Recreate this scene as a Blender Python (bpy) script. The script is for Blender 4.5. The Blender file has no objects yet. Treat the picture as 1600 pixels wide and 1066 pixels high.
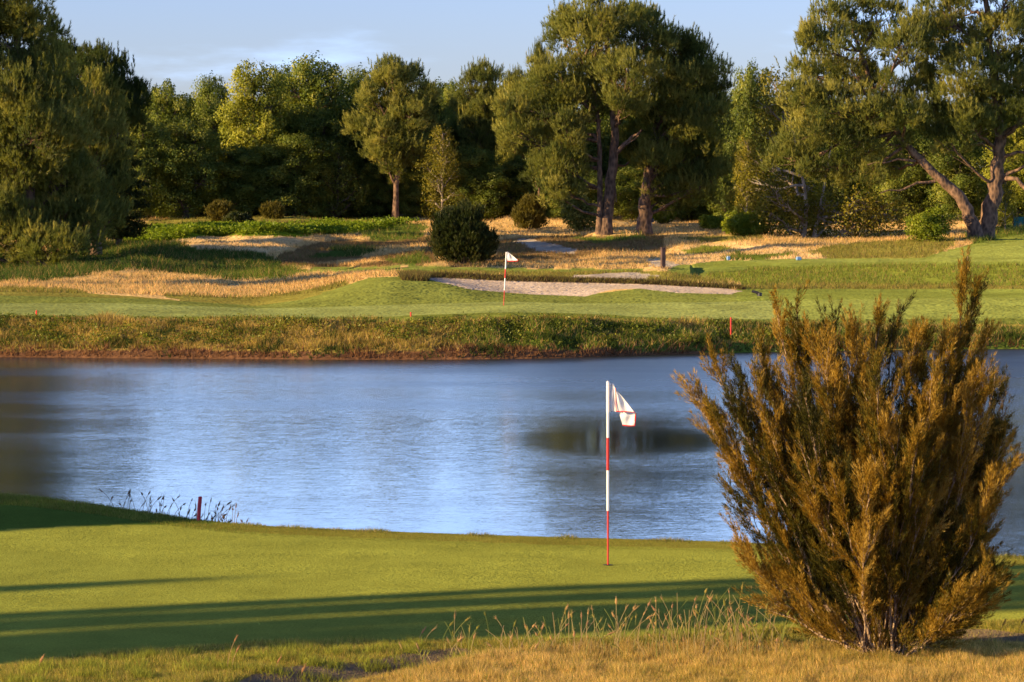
import bpy, math, random
import numpy as np
from math import radians, sin, cos, pi
SC = bpy.context.scene
COL = SC.collection
rng = np.random.default_rng(7)
random.seed(7)
# ---------------------------------------------------------------- camera model (level telephoto with lens shift)
F = 5200.0; HC = 5.6; HY = 305.0; CX = 800.0          # focal length in photo pixels, eye height over the water, horizon row
def P(x, y, d):
    return np.array([(x-CX)/F*d, d, HC-(y-HY)/F*d])
SUN_EL = 12.5; SUN_AZ = 22.0                            # sun low on the left, a little behind the camera
TO_SUN = np.array([-cos(radians(SUN_AZ))*cos(radians(SUN_EL)), -sin(radians(SUN_AZ))*cos(radians(SUN_EL)), sin(radians(SUN_EL))])

# ---------------------------------------------------------------- helpers
def vnoise(x, y, seed=0):
    x = np.asarray(x, float); y = np.asarray(y, float)
    xi = np.floor(x).astype(np.int64); yi = np.floor(y).astype(np.int64)
    xf = x-xi; yf = y-yi
    def h(a, b):
        n = (a*374761393 + b*668265263 + seed*982451653) & 0xffffffff
        n = ((n ^ (n >> 13))*1274126177) & 0xffffffff
        return ((n ^ (n >> 16)) & 0xffff)/65535.0
    u = xf*xf*(3-2*xf); v = yf*yf*(3-2*yf)
    return (h(xi, yi)*(1-u)+h(xi+1, yi)*u)*(1-v)+(h(xi, yi+1)*(1-u)+h(xi+1, yi+1)*u)*v
def fbm(x, y, seed=0, o=3):
    s = 0; a = 1; t = 0
    for i in range(o):
        s = s+a*vnoise(x*2**i, y*2**i, seed+i); t += a; a *= .5
    return s/t
def norm(v):
    v = np.asarray(v, float); return v/np.maximum(np.linalg.norm(v, axis=-1, keepdims=True), 1e-9)

class MB:
    """collects vertices, faces (any size) and a per-vertex tint or colour; builds ONE mesh object"""
    def __init__(s): s.V = []; s.n = 0; s.F = []; s.A = []; s.M = []; s.N = []
    def add(s, V, Fc, att=0.5, mat=0, nrm=None):
        V = np.asarray(V, float).reshape(-1, 3); Fc = np.asarray(Fc, np.int64)
        s.N.append(nrm); s.V.append(V); s.F.append(Fc+s.n); s.M.append((mat, len(Fc)))
        a = np.asarray(att, float)
        if a.ndim == 0: a = np.full(len(V), float(a))
        elif a.ndim == 1 and len(a) == 3 and len(V) != 3: a = np.tile(a, (len(V), 1))
        s.A.append(a); s.n += len(V)
    def build(s, name, mats, parent=None, smooth=False, loc=None):
        me = bpy.data.meshes.new(name)
        V = np.concatenate(s.V)
        if loc is not None: V = V-np.asarray(loc)
        me.vertices.add(len(V)); me.vertices.foreach_set('co', V.astype(np.float32).ravel())
        nl = sum(f.size for f in s.F); me.loops.add(nl)
        me.loops.foreach_set('vertex_index', np.concatenate([f.ravel() for f in s.F]).astype(np.int32))
        tot = np.concatenate([np.full(len(f), f.shape[1]) for f in s.F])
        st = np.concatenate([[0], np.cumsum(tot)[:-1]])
        me.polygons.add(len(tot)); me.polygons.foreach_set('loop_start', st.astype(np.int32))
        mi = np.concatenate([np.full(c, m) for m, c in s.M])
        me.polygons.foreach_set('material_index', mi.astype(np.int32))
        me.polygons.foreach_set('use_smooth', np.full(len(tot), smooth))
        A = s.A
        if any(a.ndim == 2 for a in A):
            A = np.concatenate([a if a.ndim == 2 else np.tile(a[:, None], (1, 3)) for a in A])
            at = me.attributes.new('col', 'FLOAT_COLOR', 'POINT')
            at.data.foreach_set('color', np.concatenate([A, np.ones((len(A), 1))], 1).astype(np.float32).ravel())
        else:
            at = me.attributes.new('tint', 'FLOAT', 'POINT')
            at.data.foreach_set('value', np.concatenate(A).astype(np.float32))
        if s.N and all(x is not None for x in s.N):
            at = me.attributes.new('nrm', 'FLOAT_VECTOR', 'POINT'); at.data.foreach_set('vector', np.concatenate(s.N).astype(np.float32).ravel())
        me.update(); me.validate()
        if not isinstance(mats, (list, tuple)): mats = [mats]
        for m in mats: me.materials.append(m)
        o = bpy.data.objects.new(name, me); COL.objects.link(o)
        if parent is not None: o.parent = parent
        return o
def tube(mb, pts, rad, sides=6, att=0.5, cap=True, mat=0):
    pts = np.asarray(pts, float); n = len(pts)
    rad = np.broadcast_to(np.asarray(rad, float), (n,))
    t = norm(np.gradient(pts, axis=0))
    ref = np.array([0, 0, 1.]) if abs(t[0, 2]) < .8 else np.array([1., 0, 0])
    u = norm(np.cross(t, ref)); v = np.cross(t, u)
    a = np.arange(sides)*2*pi/sides
    ring = pts[:, None]+rad[:, None, None]*(np.cos(a)[None, :, None]*u[:, None]+np.sin(a)[None, :, None]*v[:, None])
    V = ring.reshape(-1, 3); i = np.arange(n-1)[:, None]*sides; j = np.arange(sides)[None]
    k = (j+1) % sides
    Q = np.stack([i+j, i+k, i+sides+k, i+sides+j], -1).reshape(-1, 4)
    mb.add(V, Q, att, mat)
    if cap:
        mb.add(ring[-1], np.arange(sides)[None], att, mat); mb.add(ring[0], np.arange(sides)[None, ::-1], att, mat)
def box(mb, c, s, rz=0, att=.5, mat=0, bev=.0):
    c = np.asarray(c, float); h = np.asarray(s, float)/2
    b = min(bev, *(h*.9))
    V = []
    for sx in (-1, 1):
        for sy in (-1, 1):
            for sz in (-1, 1):
                for k in range(3):
                    p = np.array([sx, sy, sz])*h; 
                    for q in range(3):
                        if q != k: p[q] -= np.sign(p[q])*b
                    V.append(p)
    V = np.array(V)
    import bmesh
    bm = bmesh.new()
    if b > 0:
        for p in V: bm.verts.new(p)
        bmesh.ops.convex_hull(bm, input=list(bm.verts))
        bmesh.ops.dissolve_limit(bm, angle_limit=.02, verts=list(bm.verts), edges=list(bm.edges))
    else: bmesh.ops.create_cube(bm, size=1); [setattr(v, 'co', (v.co.x*s[0], v.co.y*s[1], v.co.z*s[2])) for v in bm.verts]
    bm.verts.ensure_lookup_table(); bm.verts.index_update()
    R = np.array([[cos(rz), -sin(rz), 0], [sin(rz), cos(rz), 0], [0, 0, 1]])
    VV = np.array([list(v.co) for v in bm.verts])@R.T+c
    base = mb.n; first = True
    for f in bm.faces:
        idx = np.array([[v.index for v in f.verts]])
        if first: mb.add(VV, idx, att, mat); first = False
        else:
            mb.F.append(idx+base); mb.M.append((mat, 1))
    bm.free()
def tag(o, label=None, cat=None, group=None, kind=None):
    if label: o['label'] = label
    if cat: o['category'] = cat
    if group: o['group'] = group
    if kind: o['kind'] = kind
    return o
def empty(name, loc, rz=0):
    o = bpy.data.objects.new(name, None); COL.objects.link(o); o.location = tuple(loc); o.rotation_euler = (0, 0, rz)
    o.empty_display_size = .3
    return o
def copy_tree(o, parent=None):
    c = o.copy(); COL.objects.link(c); c.parent = parent
    for ch in list(o.children): copy_tree(ch, c)
    return c

# ---------------------------------------------------------------- materials
def newmat(name):
    m = bpy.data.materials.new(name); m.use_nodes = True; nt = m.node_tree
    for n in list(nt.nodes): nt.nodes.remove(n)
    out = nt.nodes.new('ShaderNodeOutputMaterial')
    return m, nt, nt.nodes.new, nt.links.new, out
def ramp(nt, stops):
    r = nt.nodes.new('ShaderNodeValToRGB'); e = r.color_ramp.elements
    while len(e) < len(stops): e.new(.5)
    for i, (p, c) in enumerate(stops): e[i].position = p; e[i].color = (*c, 1)
    return r
def leafmat(name, stops, trans=.36, tcol=None, gloss=.012, nscale=.35, vol=0.):
    m, nt, N, L, out = newmat(name)
    at = N('ShaderNodeAttribute'); at.attribute_name = 'tint'
    geo = N('ShaderNodeNewGeometry'); noi = N('ShaderNodeTexNoise'); noi.inputs['Scale'].default_value = nscale
    L(geo.outputs['Position'], noi.inputs['Vector'])
    mx = N('ShaderNodeMath'); mx.operation = 'MULTIPLY_ADD'; mx.inputs[1].default_value = .9; 
    sub = N('ShaderNodeMath'); sub.operation = 'SUBTRACT'; sub.inputs[1].default_value = .5
    L(noi.outputs['Fac'], sub.inputs[0]); L(sub.outputs[0], mx.inputs[0]); L(at.outputs['Fac'], mx.inputs[2])
    r = ramp(nt, stops); L(mx.outputs[0], r.inputs[0])
    d = N('ShaderNodeBsdfDiffuse'); t = N('ShaderNodeBsdfTranslucent'); g = N('ShaderNodeBsdfGlossy')
    if vol > 0:
        an = N('ShaderNodeAttribute'); an.attribute_name = 'nrm'; vt = N('ShaderNodeVectorTransform'); vt.vector_type = 'NORMAL'; vt.convert_from = 'OBJECT'; vt.convert_to = 'WORLD'
        L(an.outputs['Vector'], vt.inputs[0]); v1 = N('ShaderNodeVectorMath'); v1.operation = 'SCALE'; v1.inputs['Scale'].default_value = vol; L(vt.outputs[0], v1.inputs[0])
        v2 = N('ShaderNodeVectorMath'); v2.operation = 'SCALE'; v2.inputs['Scale'].default_value = 1-vol; L(geo.outputs['Normal'], v2.inputs[0])
        v3 = N('ShaderNodeVectorMath'); v3.operation = 'ADD'; L(v1.outputs[0], v3.inputs[0]); L(v2.outputs[0], v3.inputs[1]); v4 = N('ShaderNodeVectorMath'); v4.operation = 'NORMALIZE'; L(v3.outputs[0], v4.inputs[0]); L(v4.outputs[0], d.inputs['Normal'])
    g.inputs['Roughness'].default_value = .45; g.inputs['Color'].default_value = (1, 1, .9, 1)
    L(r.outputs[0], d.inputs[0])
    tm = N('ShaderNodeMix'); tm.data_type = 'RGBA'; tm.blend_type = 'MULTIPLY'; tm.inputs[0].default_value = 1
    L(r.outputs[0], tm.inputs[6]); tm.inputs[7].default_value = (*(tcol or (1.5, 1.5, .6)), 1)
    L(tm.outputs[2], t.inputs[0])
    a = N('ShaderNodeMixShader'); a.inputs[0].default_value = trans; L(d.outputs[0], a.inputs[1]); L(t.outputs[0], a.inputs[2])
    b = N('ShaderNodeMixShader'); b.inputs[0].default_value = gloss; L(a.outputs[0], b.inputs[1]); L(g.outputs[0], b.inputs[2])
    L(b.outputs[0], out.inputs[0]); return m
def barkmat(name, c1, c2, scale=3., zs=.5):
    m, nt, N, L, out = newmat(name)
    geo = N('ShaderNodeTexCoord'); mp = N('ShaderNodeMapping'); mp.inputs['Scale'].default_value = (1, 1, zs)
    L(geo.outputs['Object'], mp.inputs[0])
    vo = N('ShaderNodeTexVoronoi'); vo.inputs['Scale'].default_value = scale*2; L(mp.outputs[0], vo.inputs['Vector'])
    no = N('ShaderNodeTexNoise'); no.inputs['Scale'].default_value = scale; no.inputs['Detail'].default_value = 5; L(mp.outputs[0], no.inputs['Vector'])
    mm = N('ShaderNodeMath'); mm.operation = 'MULTIPLY'; L(vo.outputs['Distance'], mm.inputs[0]); L(no.outputs['Fac'], mm.inputs[1])
    r = ramp(nt, [(.08, c1), (.5, c2)]); L(mm.outputs[0], r.inputs[0])
    b = N('ShaderNodeBsdfPrincipled'); b.inputs['Roughness'].default_value = .9; L(r.outputs[0], b.inputs['Base Color'])
    bu = N('ShaderNodeBump'); bu.inputs['Strength'].default_value = .8; bu.inputs['Distance'].default_value = .08; L(mm.outputs[0], bu.inputs['Height']); L(bu.outputs[0], b.inputs['Normal'])
    L(b.outputs[0], out.inputs[0]); return m
def colmat(name, nrm=.5, nscale=20., var=.35, vscale=1.2, stretch=(1, 1, 1), trans=0., fine=6.0):
    """ground / grass: colour attribute times procedural variation, grass blades' tilt as a noisy normal"""
    m, nt, N, L, out = newmat(name)
    at = N('ShaderNodeAttribute'); at.attribute_name = 'col'
    geo = N('ShaderNodeNewGeometry'); mp = N('ShaderNodeMapping'); mp.inputs['Scale'].default_value = stretch
    L(geo.outputs['Position'], mp.inputs[0])
    n1 = N('ShaderNodeTexNoise'); n1.inputs['Scale'].default_value = vscale; n1.inputs['Detail'].default_value = 6; n1.inputs['Roughness'].default_value = .6
    n2 = N('ShaderNodeTexNoise'); n2.inputs['Scale'].default_value = vscale*fine; n2.inputs['Detail'].default_value = 3
    L(mp.outputs[0], n1.inputs['Vector']); L(mp.outputs[0], n2.inputs['Vector'])
    ad = N('ShaderNodeMath'); ad.operation = 'ADD'; L(n1.outputs['Fac'], ad.inputs[0]); L(n2.outputs['Fac'], ad.inputs[1])
    mr = N('ShaderNodeMapRange'); mr.inputs['From Min'].default_value = .7; mr.inputs['From Max'].default_value = 1.3
    mr.inputs['To Min'].default_value = 1-var; mr.inputs['To Max'].default_value = 1+var; L(ad.outputs[0], mr.inputs['Value'])
    vm = N('ShaderNodeVectorMath'); vm.operation = 'SCALE'; L(at.outputs['Color'], vm.inputs[0]); L(mr.outputs[0], vm.inputs['Scale'])
    b = N('ShaderNodeBsdfDiffuse'); b.inputs['Roughness'].default_value = .5; L(vm.outputs[0], b.inputs[0])
    if nrm > 0:
        n3 = N('ShaderNodeTexNoise'); n3.inputs['Scale'].default_value = nscale; n3.inputs['Detail'].default_value = 2
        L(mp.outputs[0], n3.inputs['Vector'])
        s1 = N('ShaderNodeVectorMath'); s1.operation = 'SUBTRACT'; s1.inputs[1].default_value = (.5, .5, .5); L(n3.outputs['Color'], s1.inputs[0])
        s2 = N('ShaderNodeVectorMath'); s2.operation = 'SCALE'; s2.inputs['Scale'].default_value = nrm*4; L(s1.outputs[0], s2.inputs[0])
        s3 = N('ShaderNodeVectorMath'); s3.operation = 'ADD'; L(s2.outputs[0], s3.inputs[0]); L(geo.outputs['Normal'], s3.inputs[1])
        s4 = N('ShaderNodeVectorMath'); s4.operation = 'NORMALIZE'; L(s3.outputs[0], s4.inputs[0]); L(s4.outputs[0], b.inputs['Normal'])
    if trans > 0:
        t = N('ShaderNodeBsdfTranslucent'); L(vm.outputs[0], t.inputs[0]); a = N('ShaderNodeMixShader'); a.inputs[0].default_value = trans
        L(b.outputs[0], a.inputs[1]); L(t.outputs[0], a.inputs[2]); L(a.outputs[0], out.inputs[0])
    else: L(b.outputs[0], out.inputs[0])
    return m
def plain(name, c, rough=.5, var=.15, scale=8., metal=0, spec=.5, trans=0):
    m, nt, N, L, out = newmat(name)
    tc = N('ShaderNodeTexCoord'); no = N('ShaderNodeTexNoise'); no.inputs['Scale'].default_value = scale; no.inputs['Detail'].default_value = 4
    L(tc.outputs['Object'], no.inputs['Vector'])
    r = ramp(nt, [(.3, tuple(v*(1-var) for v in c)), (.7, tuple(min(1, v*(1+var)) for v in c))]); L(no.outputs['Fac'], r.inputs[0])
    b = N('ShaderNodeBsdfPrincipled'); b.inputs['Roughness'].default_value = rough; b.inputs['Metallic'].default_value = metal
    b.inputs['Specular IOR Level'].default_value = spec; L(r.outputs[0], b.inputs['Base Color'])
    if trans:
        t = N('ShaderNodeBsdfTranslucent'); L(r.outputs[0], t.inputs[0]); a = N('ShaderNodeMixShader'); a.inputs[0].default_value = trans
        L(b.outputs[0], a.inputs[1]); L(t.outputs[0], a.inputs[2]); L(a.outputs[0], out.inputs[0])
    else: L(b.outputs[0], out.inputs[0])
    return m

M_PINE = leafmat('pine_needles', [(.0, (.050, .062, .016)), (.35, (.11, .130, .030)), (.65, (.195, .195, .042)), (1., (.31, .28, .065))], vol=.4)
M_PINED = leafmat('dark_pine_needles', [(.0, (.025, .045, .014)), (.5, (.055, .080, .018)), (1., (.10, .115, .024))], vol=.6)
M_OAK = leafmat('oak_leaves', [(.0, (.050, .084, .018)), (.5, (.13, .165, .028)), (1., (.25, .25, .042))], vol=.6)
M_LIGHT = leafmat('pale_leaves', [(.0, (.12, .15, .020)), (.5, (.25, .26, .030)), (1., (.38, .35, .05))], vol=.6)
M_BIRCH = leafmat('birch_leaves', [(.0, (.08, .085, .012)), (.5, (.18, .165, .020)), (1., (.28, .22, .03))], vol=.6)
M_BROOM = leafmat('broom_sprays', [(.0, (.035, .034, .006)), (.3, (.085, .075, .010)), (.55, (.20, .120, .013)), (.8, (.30, .185, .024)), (1., (.40, .27, .06))], trans=.25, tcol=(1.5, 1.2, .6), nscale=1.5)
M_GORSE = leafmat('bronze_scrub', [(.0, (.045, .040, .010)), (.5, (.11, .095, .018)), (1., (.19, .155, .03))])
M_DARKB = leafmat('dark_scrub', [(.0, (.014, .024, .009)), (.5, (.035, .048, .012)), (1., (.07, .07, .02))])
M_FERN = leafmat('fern_leaves', [(.0, (.07, .12, .008)), (.5, (.15, .21, .012)), (1., (.24, .28, .02))])
M_FERNB = leafmat('bracken_leaves', [(.0, (.07, .11, .010)), (.5, (.15, .19, .014)), (1., (.25, .27, .025))], vol=.6)
M_BARK = barkmat('pine_bark', (.05, .028, .018), (.24, .14, .085))
M_BARKD = barkmat('oak_bark', (.03, .022, .016), (.13, .09, .06))
M_BIRCHB = barkmat('birch_bark', (.16, .12, .09), (.42, .35, .27), 2.)
M_STEM = barkmat('broom_stems', (.14, .08, .045), (.42, .30, .19), 20.)
M_GROUND = colmat('far_turf', nrm=.36, nscale=9., var=.22, vscale=.5, stretch=(1, .6, 1))
M_NEARG = colmat('near_turf', nrm=.5, nscale=60., var=.24, vscale=.9, stretch=(1, 1, 1), fine=40)
M_BLADE = colmat('grass_blades', nrm=0., var=.25, vscale=1.0, trans=.35)
M_WHITE = plain('white_paint', (.82, .80, .78), .4, .03)
M_RED = plain('red_paint', (.55, .018, .012), .4, .1)
M_DRED = plain('dark_red_stake_paint', (.40, .015, .03), .6, .15)
M_CLOTH = plain('flag_cloth', (.86, .84, .84), .8, .03, trans=.3)
M_HEM = plain('red_hem', (.70, .03, .03), .8, .05)
M_WOOD = plain('weathered_wood', (.075, .04, .035), .85, .35, 3.)
M_DARK = plain('dark_plastic', (.025, .022, .028), .5, .2)
M_BLUE = plain('blue_paint', (.12, .26, .50), .5, .1)
M_GREY = plain('grey_galvanised', (.45, .44, .42), .5, .15)
M_TEAL = plain('teal_netting', (.01, .13, .11), .7, .2)
M_CUP = plain('cup_dark', (.01, .012, .01), .9, .1)

# ---------------------------------------------------------------- far terrain
CX_ = np.array([0, 200, 400, 500, 600, 700, 800, 900, 1000, 1100, 1200, 1400, 1600], float)
WLy = np.array([558, 560, 561, 562, 562, 562, 561, 559, 556, 553, 550, 547, 545], float)
ST = [ # (distance, rows at the control columns)
 ('c', [500, 502, 503, 503, 505, 503, 500, 500, 503, 505, 508, 508, 508]),
 (122., [492, 495, 495, 496, 495, 491, 488, 490, 495, 498, 499, 499, 498]),
 (134., [474, 474, 482, 480, 477, 474, 472, 474, 474, 472, 470, 468, 466]),
 (139., [462, 466, 478, 464, 437, 441, 458, 462, 451, 457, 458, 460, 460]),
 (140.5, [463, 470, 478, 464, 436.5, 442, 459, 463, 452, 458, 458, 460, 460]),
 (146., [455, 458, 466, 455, 433, 436, 441, 443, 445, 450, 455, 457, 457]),
 (146.25, [455, 458, 466, 455, 431, 429, 435, 437, 440, 446, 453, 457, 457]),
 (153., [445, 448, 452, 440, 427, 426, 431, 433, 434, 438, 440, 445, 440]),
 (162., [435, 436, 434, 428, 424, 423, 425, 424, 420, 422, 422, 420, 410]),
 (175., [425, 415, 420, 422, 420, 420, 418, 412, 405, 410, 405, 403, 392]),
 (190., [400, 390, 395, 405, 400, 400, 398, 395, 393, 390, 375, 374, 371]),
 (205., [385, 375, 365, 375, 378, 375, 372, 368, 364, 364, 366, 366, 362]),
 (230., [360, 352, 345, 350, 355, 352, 352, 352, 352, 350, 356, 356, 350]),
 (262., [338, 334, 332, 333, 335, 337, 340, 342, 342, 342, 342, 340, 340]),
 (330., [331]*13), (900., [314]*13)]
colx = np.concatenate([-np.geomspace(14000, 200, 30), np.arange(-120, 1721, 3.0), 1600+np.geomspace(200, 14000, 30)])
nc = len(colx)
cxc = np.clip(colx, 0, 1600)
def smoothcol(a, w):
    k = np.hanning(w*2+3); k /= k.sum()
    return np.convolve(np.pad(a, w+1, mode='edge'), k, 'valid')
wl_y = smoothcol(np.interp(cxc, CX_, WLy), 20)
wl_d = F*HC/(wl_y-HY)
stD = []; stZ = []
def addst(d, z): stD.append(np.broadcast_to(d, (nc,)).astype(float)); stZ.append(np.broadcast_to(z, (nc,)).astype(float))
addst(wl_d-12, -1.4); addst(wl_d-1.5, -.35); addst(wl_d, 0.0); addst(wl_d+.35, .30); addst(wl_d+1.4, .52)
for d, ys in ST:
    y = smoothcol(np.interp(cxc, CX_, ys), 14)
    dd = wl_d+3.2 if d == 'c' else (np.maximum(122., wl_d+4.6) if d == 122. else d)
    addst(dd, HC-(y-HY)*dd/F)
stD = np.array(stD); stZ = np.array(stZ)
rows_t = []
yy = HY+(HC-stZ[:, nc//2])*F/stD[:, nc//2]
cnt = [4, 4, 4, 6, 14, 16, 26, 24, 10, 22, 3, 14, 14, 16, 22, 26, 26, 26, 10, 6]
for i in range(len(stD)-1):
    n = cnt[i] if i < len(cnt) else 8
    for k in range(n): rows_t.append(i+k/n)
rows_t.append(len(stD)-1.0); rows_t = np.array(rows_t)
ii = np.minimum(rows_t.astype(int), len(stD)-2); ff = (rows_t-ii)[:, None]
GD = stD[ii]*(1-ff)+stD[ii+1]*ff
GZ = stZ[ii]*(1-ff)+stZ[ii+1]*ff
lip = (GD > 144.5) & (GD < 147.5) & (cxc[None] > 620) & (cxc[None] < 1180)
for it in range(3):                                  # soften the profile, keep the bunker lip sharp
    Zs = GZ.copy(); Zs[1:-1] = .25*GZ[:-2]+.5*GZ[1:-1]+.25*GZ[2:]
    GZ = np.where(lip | (GD < 119), GZ, Zs)
GX = (colx[None]-CX)/F*GD
rough_amt = np.clip((GD-148)/12, 0, 1)*np.where((cxc[None] > 1080) & (GD < 190), .35, 1)
GZ = GZ+rough_amt*((fbm(GX/5+9, GD/6, 3)-.5)*.95+(fbm(GX/1.8, GD/2.4, 5)-.5)*.30)
bankm = np.clip((GD-wl_d[None])/1., 0, 1)*np.clip((121-GD)/2, 0, 1)
GZ = GZ+bankm*((fbm(GX/1.1, GD/1.0, 8)-.5)*.5)
GXc = GX
def far_z(x, d):
    """terrain height for photo column x and distance d (arrays)"""
    x = np.atleast_1d(np.asarray(x, float)); d = np.atleast_1d(np.asarray(d, float))
    ci = np.clip(np.searchsorted(colx, x)-1, 0, nc-2); w = np.clip((x-colx[ci])/(colx[ci+1]-colx[ci]), 0, 1)
    out = np.zeros(len(x))
    for a in np.unique(ci):
        s = ci == a
        z0 = np.interp(d[s], GD[:, a], GZ[:, a]); z1 = np.interp(d[s], GD[:, a+1], GZ[:, a+1])
        out[s] = z0*(1-w[s])+z1*w[s]
    return out
C = dict(green=(.255, .29, .085), fringe=(.145, .170, .034), apron=(.180, .205, .045), tan=(.62, .41, .16), tanl=(.72, .50, .23),
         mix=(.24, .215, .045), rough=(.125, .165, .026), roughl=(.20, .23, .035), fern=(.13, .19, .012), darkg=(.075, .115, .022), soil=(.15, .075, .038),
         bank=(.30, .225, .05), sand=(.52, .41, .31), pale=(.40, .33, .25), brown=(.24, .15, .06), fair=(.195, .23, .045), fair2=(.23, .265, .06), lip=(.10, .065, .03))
KEYS = list(C); CARR = np.array([C[k] for k in KEYS])
HGT = dict(tan=.20, tanl=.16, mix=.18, rough=.28, roughl=.18, fern=.0, darkg=.34, soil=.22, bank=.24, brown=.2, fringe=0, green=0, apron=0, fair=0, fair2=0, sand=0, pale=0, lip=.22)
def inpoly(x, y, poly):
    p = np.asarray(poly, float); r = np.zeros(x.shape, bool); j = len(p)-1
    for i in range(len(p)):
        xi, yi = p[i]; xj, yj = p[j]
        if yi != yj:
            r ^= ((yi > y) != (yj > y)) & (x < (xj-xi)*(y-yi)/(yj-yi)+xi)
        j = i
    return r
def ydef(d, ys): return ys
Yc = lambda x: np.interp(x, CX_, ST[0][1])
Yd = lambda x: np.interp(x, CX_, ST[1][1])
Ye = lambda x: np.interp(x, CX_, ST[2][1])
Yf = lambda x: np.interp(x, CX_, ST[3][1])
FARP = [
 ('mix', [(-200, 470), (-200, 435), (60, 440), (160, 455), (300, 470), (360, 480), (200, 470), (0, 466)]),
 ('tan', [(-200, 444), (60, 436), (150, 430), (250, 428), (520, 424), (620, 427), (560, 440), (470, 462), (400, 474), (330, 476), (230, 466), (60, 450), (-200, 452)]),
 ('mix', [(260, 462), (400, 465), (470, 455), (540, 440), (560, 450), (480, 475), (380, 482), (300, 478)]),
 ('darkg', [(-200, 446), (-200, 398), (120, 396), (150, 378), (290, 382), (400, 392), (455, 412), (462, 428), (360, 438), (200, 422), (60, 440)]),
 ('rough', [(360, 428), (450, 418), (480, 424), (440, 437), (360, 437)]),
 ('tanl', [(275, 376), (300, 370), (420, 368), (475, 372), (470, 384), (420, 394), (350, 392), (300, 386)]),
 ('fern', [(195, 378), (230, 362), (300, 358), (420, 358), (520, 352), (650, 350), (665, 354), (560, 364), (470, 370), (330, 368), (280, 374), (230, 382)]),
 ('brown', [(440, 418), (440, 395), (500, 378), (600, 372), (680, 370), (680, 412), (620, 418), (520, 420)]),
 ('tan', [(540, 398), (620, 384), (670, 382), (660, 392), (580, 404)]),
 ('tan', [(470, 412), (560, 404), (620, 408), (560, 416)]),
 ('fair', [(470, 426), (490, 417), (640, 417), (870, 418), (1000, 420), (1000, 427), (860, 428), (700, 424), (560, 425)]),
 ('mix', [(640, 431), (620, 426), (700, 423), (860, 426), (1050, 424), (1120, 438), (1160, 448), (1100, 446), (980, 438), (860, 436), (720, 430)]),
 ('pale', [(880, 436), (900, 429), (980, 427), (1040, 432), (1010, 439), (940, 438)]),
 ('brown', [(780, 372), (900, 368), (1040, 366), (1040, 398), (980, 396), (900, 404), (800, 415), (700, 417), (690, 405), (770, 398)]),
 ('pale', [(800, 374), (830, 373), (870, 382), (905, 392), (900, 398), (850, 393), (815, 382)]),
 ('tan', [(820, 420), (900, 404), (960, 394), (1000, 393), (1060, 398), (1110, 394), (1120, 404), (1060, 418), (960, 421)]),
 ('pale', [(1008, 408), (1030, 405), (1058, 412), (1064, 418), (1040, 419), (1018, 416)]),
 ('tanl', [(1050, 412), (1070, 386), (1140, 380), (1230, 386), (1320, 396), (1300, 405), (1130, 408), (1070, 416)]),
 ('roughl', [(1065, 392), (1100, 384), (1150, 388), (1130, 396), (1080, 398)]),
 ('rough', [(1120, 404), (1150, 396), (1180, 398), (1240, 396), (1250, 404), (1130, 406)]),
 ('mix', [(1260, 392), (1340, 380), (1500, 372), (1480, 388), (1440, 404), (1300, 405)]),
 ('fair', [(1040, 426), (1060, 414), (1130, 407), (1300, 404), (1440, 403), (1480, 390), (1560, 372), (1600, 356), (1900, 345), (1900, 475), (1150, 468), (1160, 445), (1080, 432)]),
 ('fair2', [(1480, 392), (1600, 376), (1900, 370), (1900, 405), (1600, 404), (1450, 403)]),
 ('fair2', [(1130, 407), (1300, 405), (1500, 404), (1900, 404), (1900, 408), (1500, 409), (1200, 411)]),
 ('roughl', [(1090, 431), (1180, 420), (1300, 416), (1600, 414), (1900, 416), (1900, 446), (1600, 446), (1300, 444), (1170, 446), (1130, 440)]),
 ('mix', [(1170, 447), (1300, 443), (1600, 446), (1900, 446), (1900, 455), (1300, 455), (1150, 452)]),
 ('rough', [(1500, 372), (1600, 344), (1900, 340), (1900, 358), (1600, 364), (1520, 382)]),
 ('rough', [(560, 362), (640, 352), (668, 350), (660, 372), (580, 378)]), ('darkg', [(470, 400), (540, 388), (600, 392), (540, 402)]), ('rough', [(600, 405), (660, 395), (672, 410), (630, 416)]), ('mix', [(220, 348), (300, 338), (640, 338), (660, 346), (420, 350), (240, 356)]), ('rough', [(900, 372), (1000, 366), (1010, 374), (930, 380)]), ('mix', [(1060, 372), (1160, 366), (1200, 374), (1100, 380)]),
 ('sand', [(645, 431.5), (700, 428), (750, 431), (830, 434.5), (900, 436.5), (1000, 439.5), (1100, 446), (1160, 455), (1140, 459.5), (1060, 458), (1000, 451), (960, 452.5), (910, 463), (830, 460), (740, 453), (690, 441)]),
]
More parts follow.
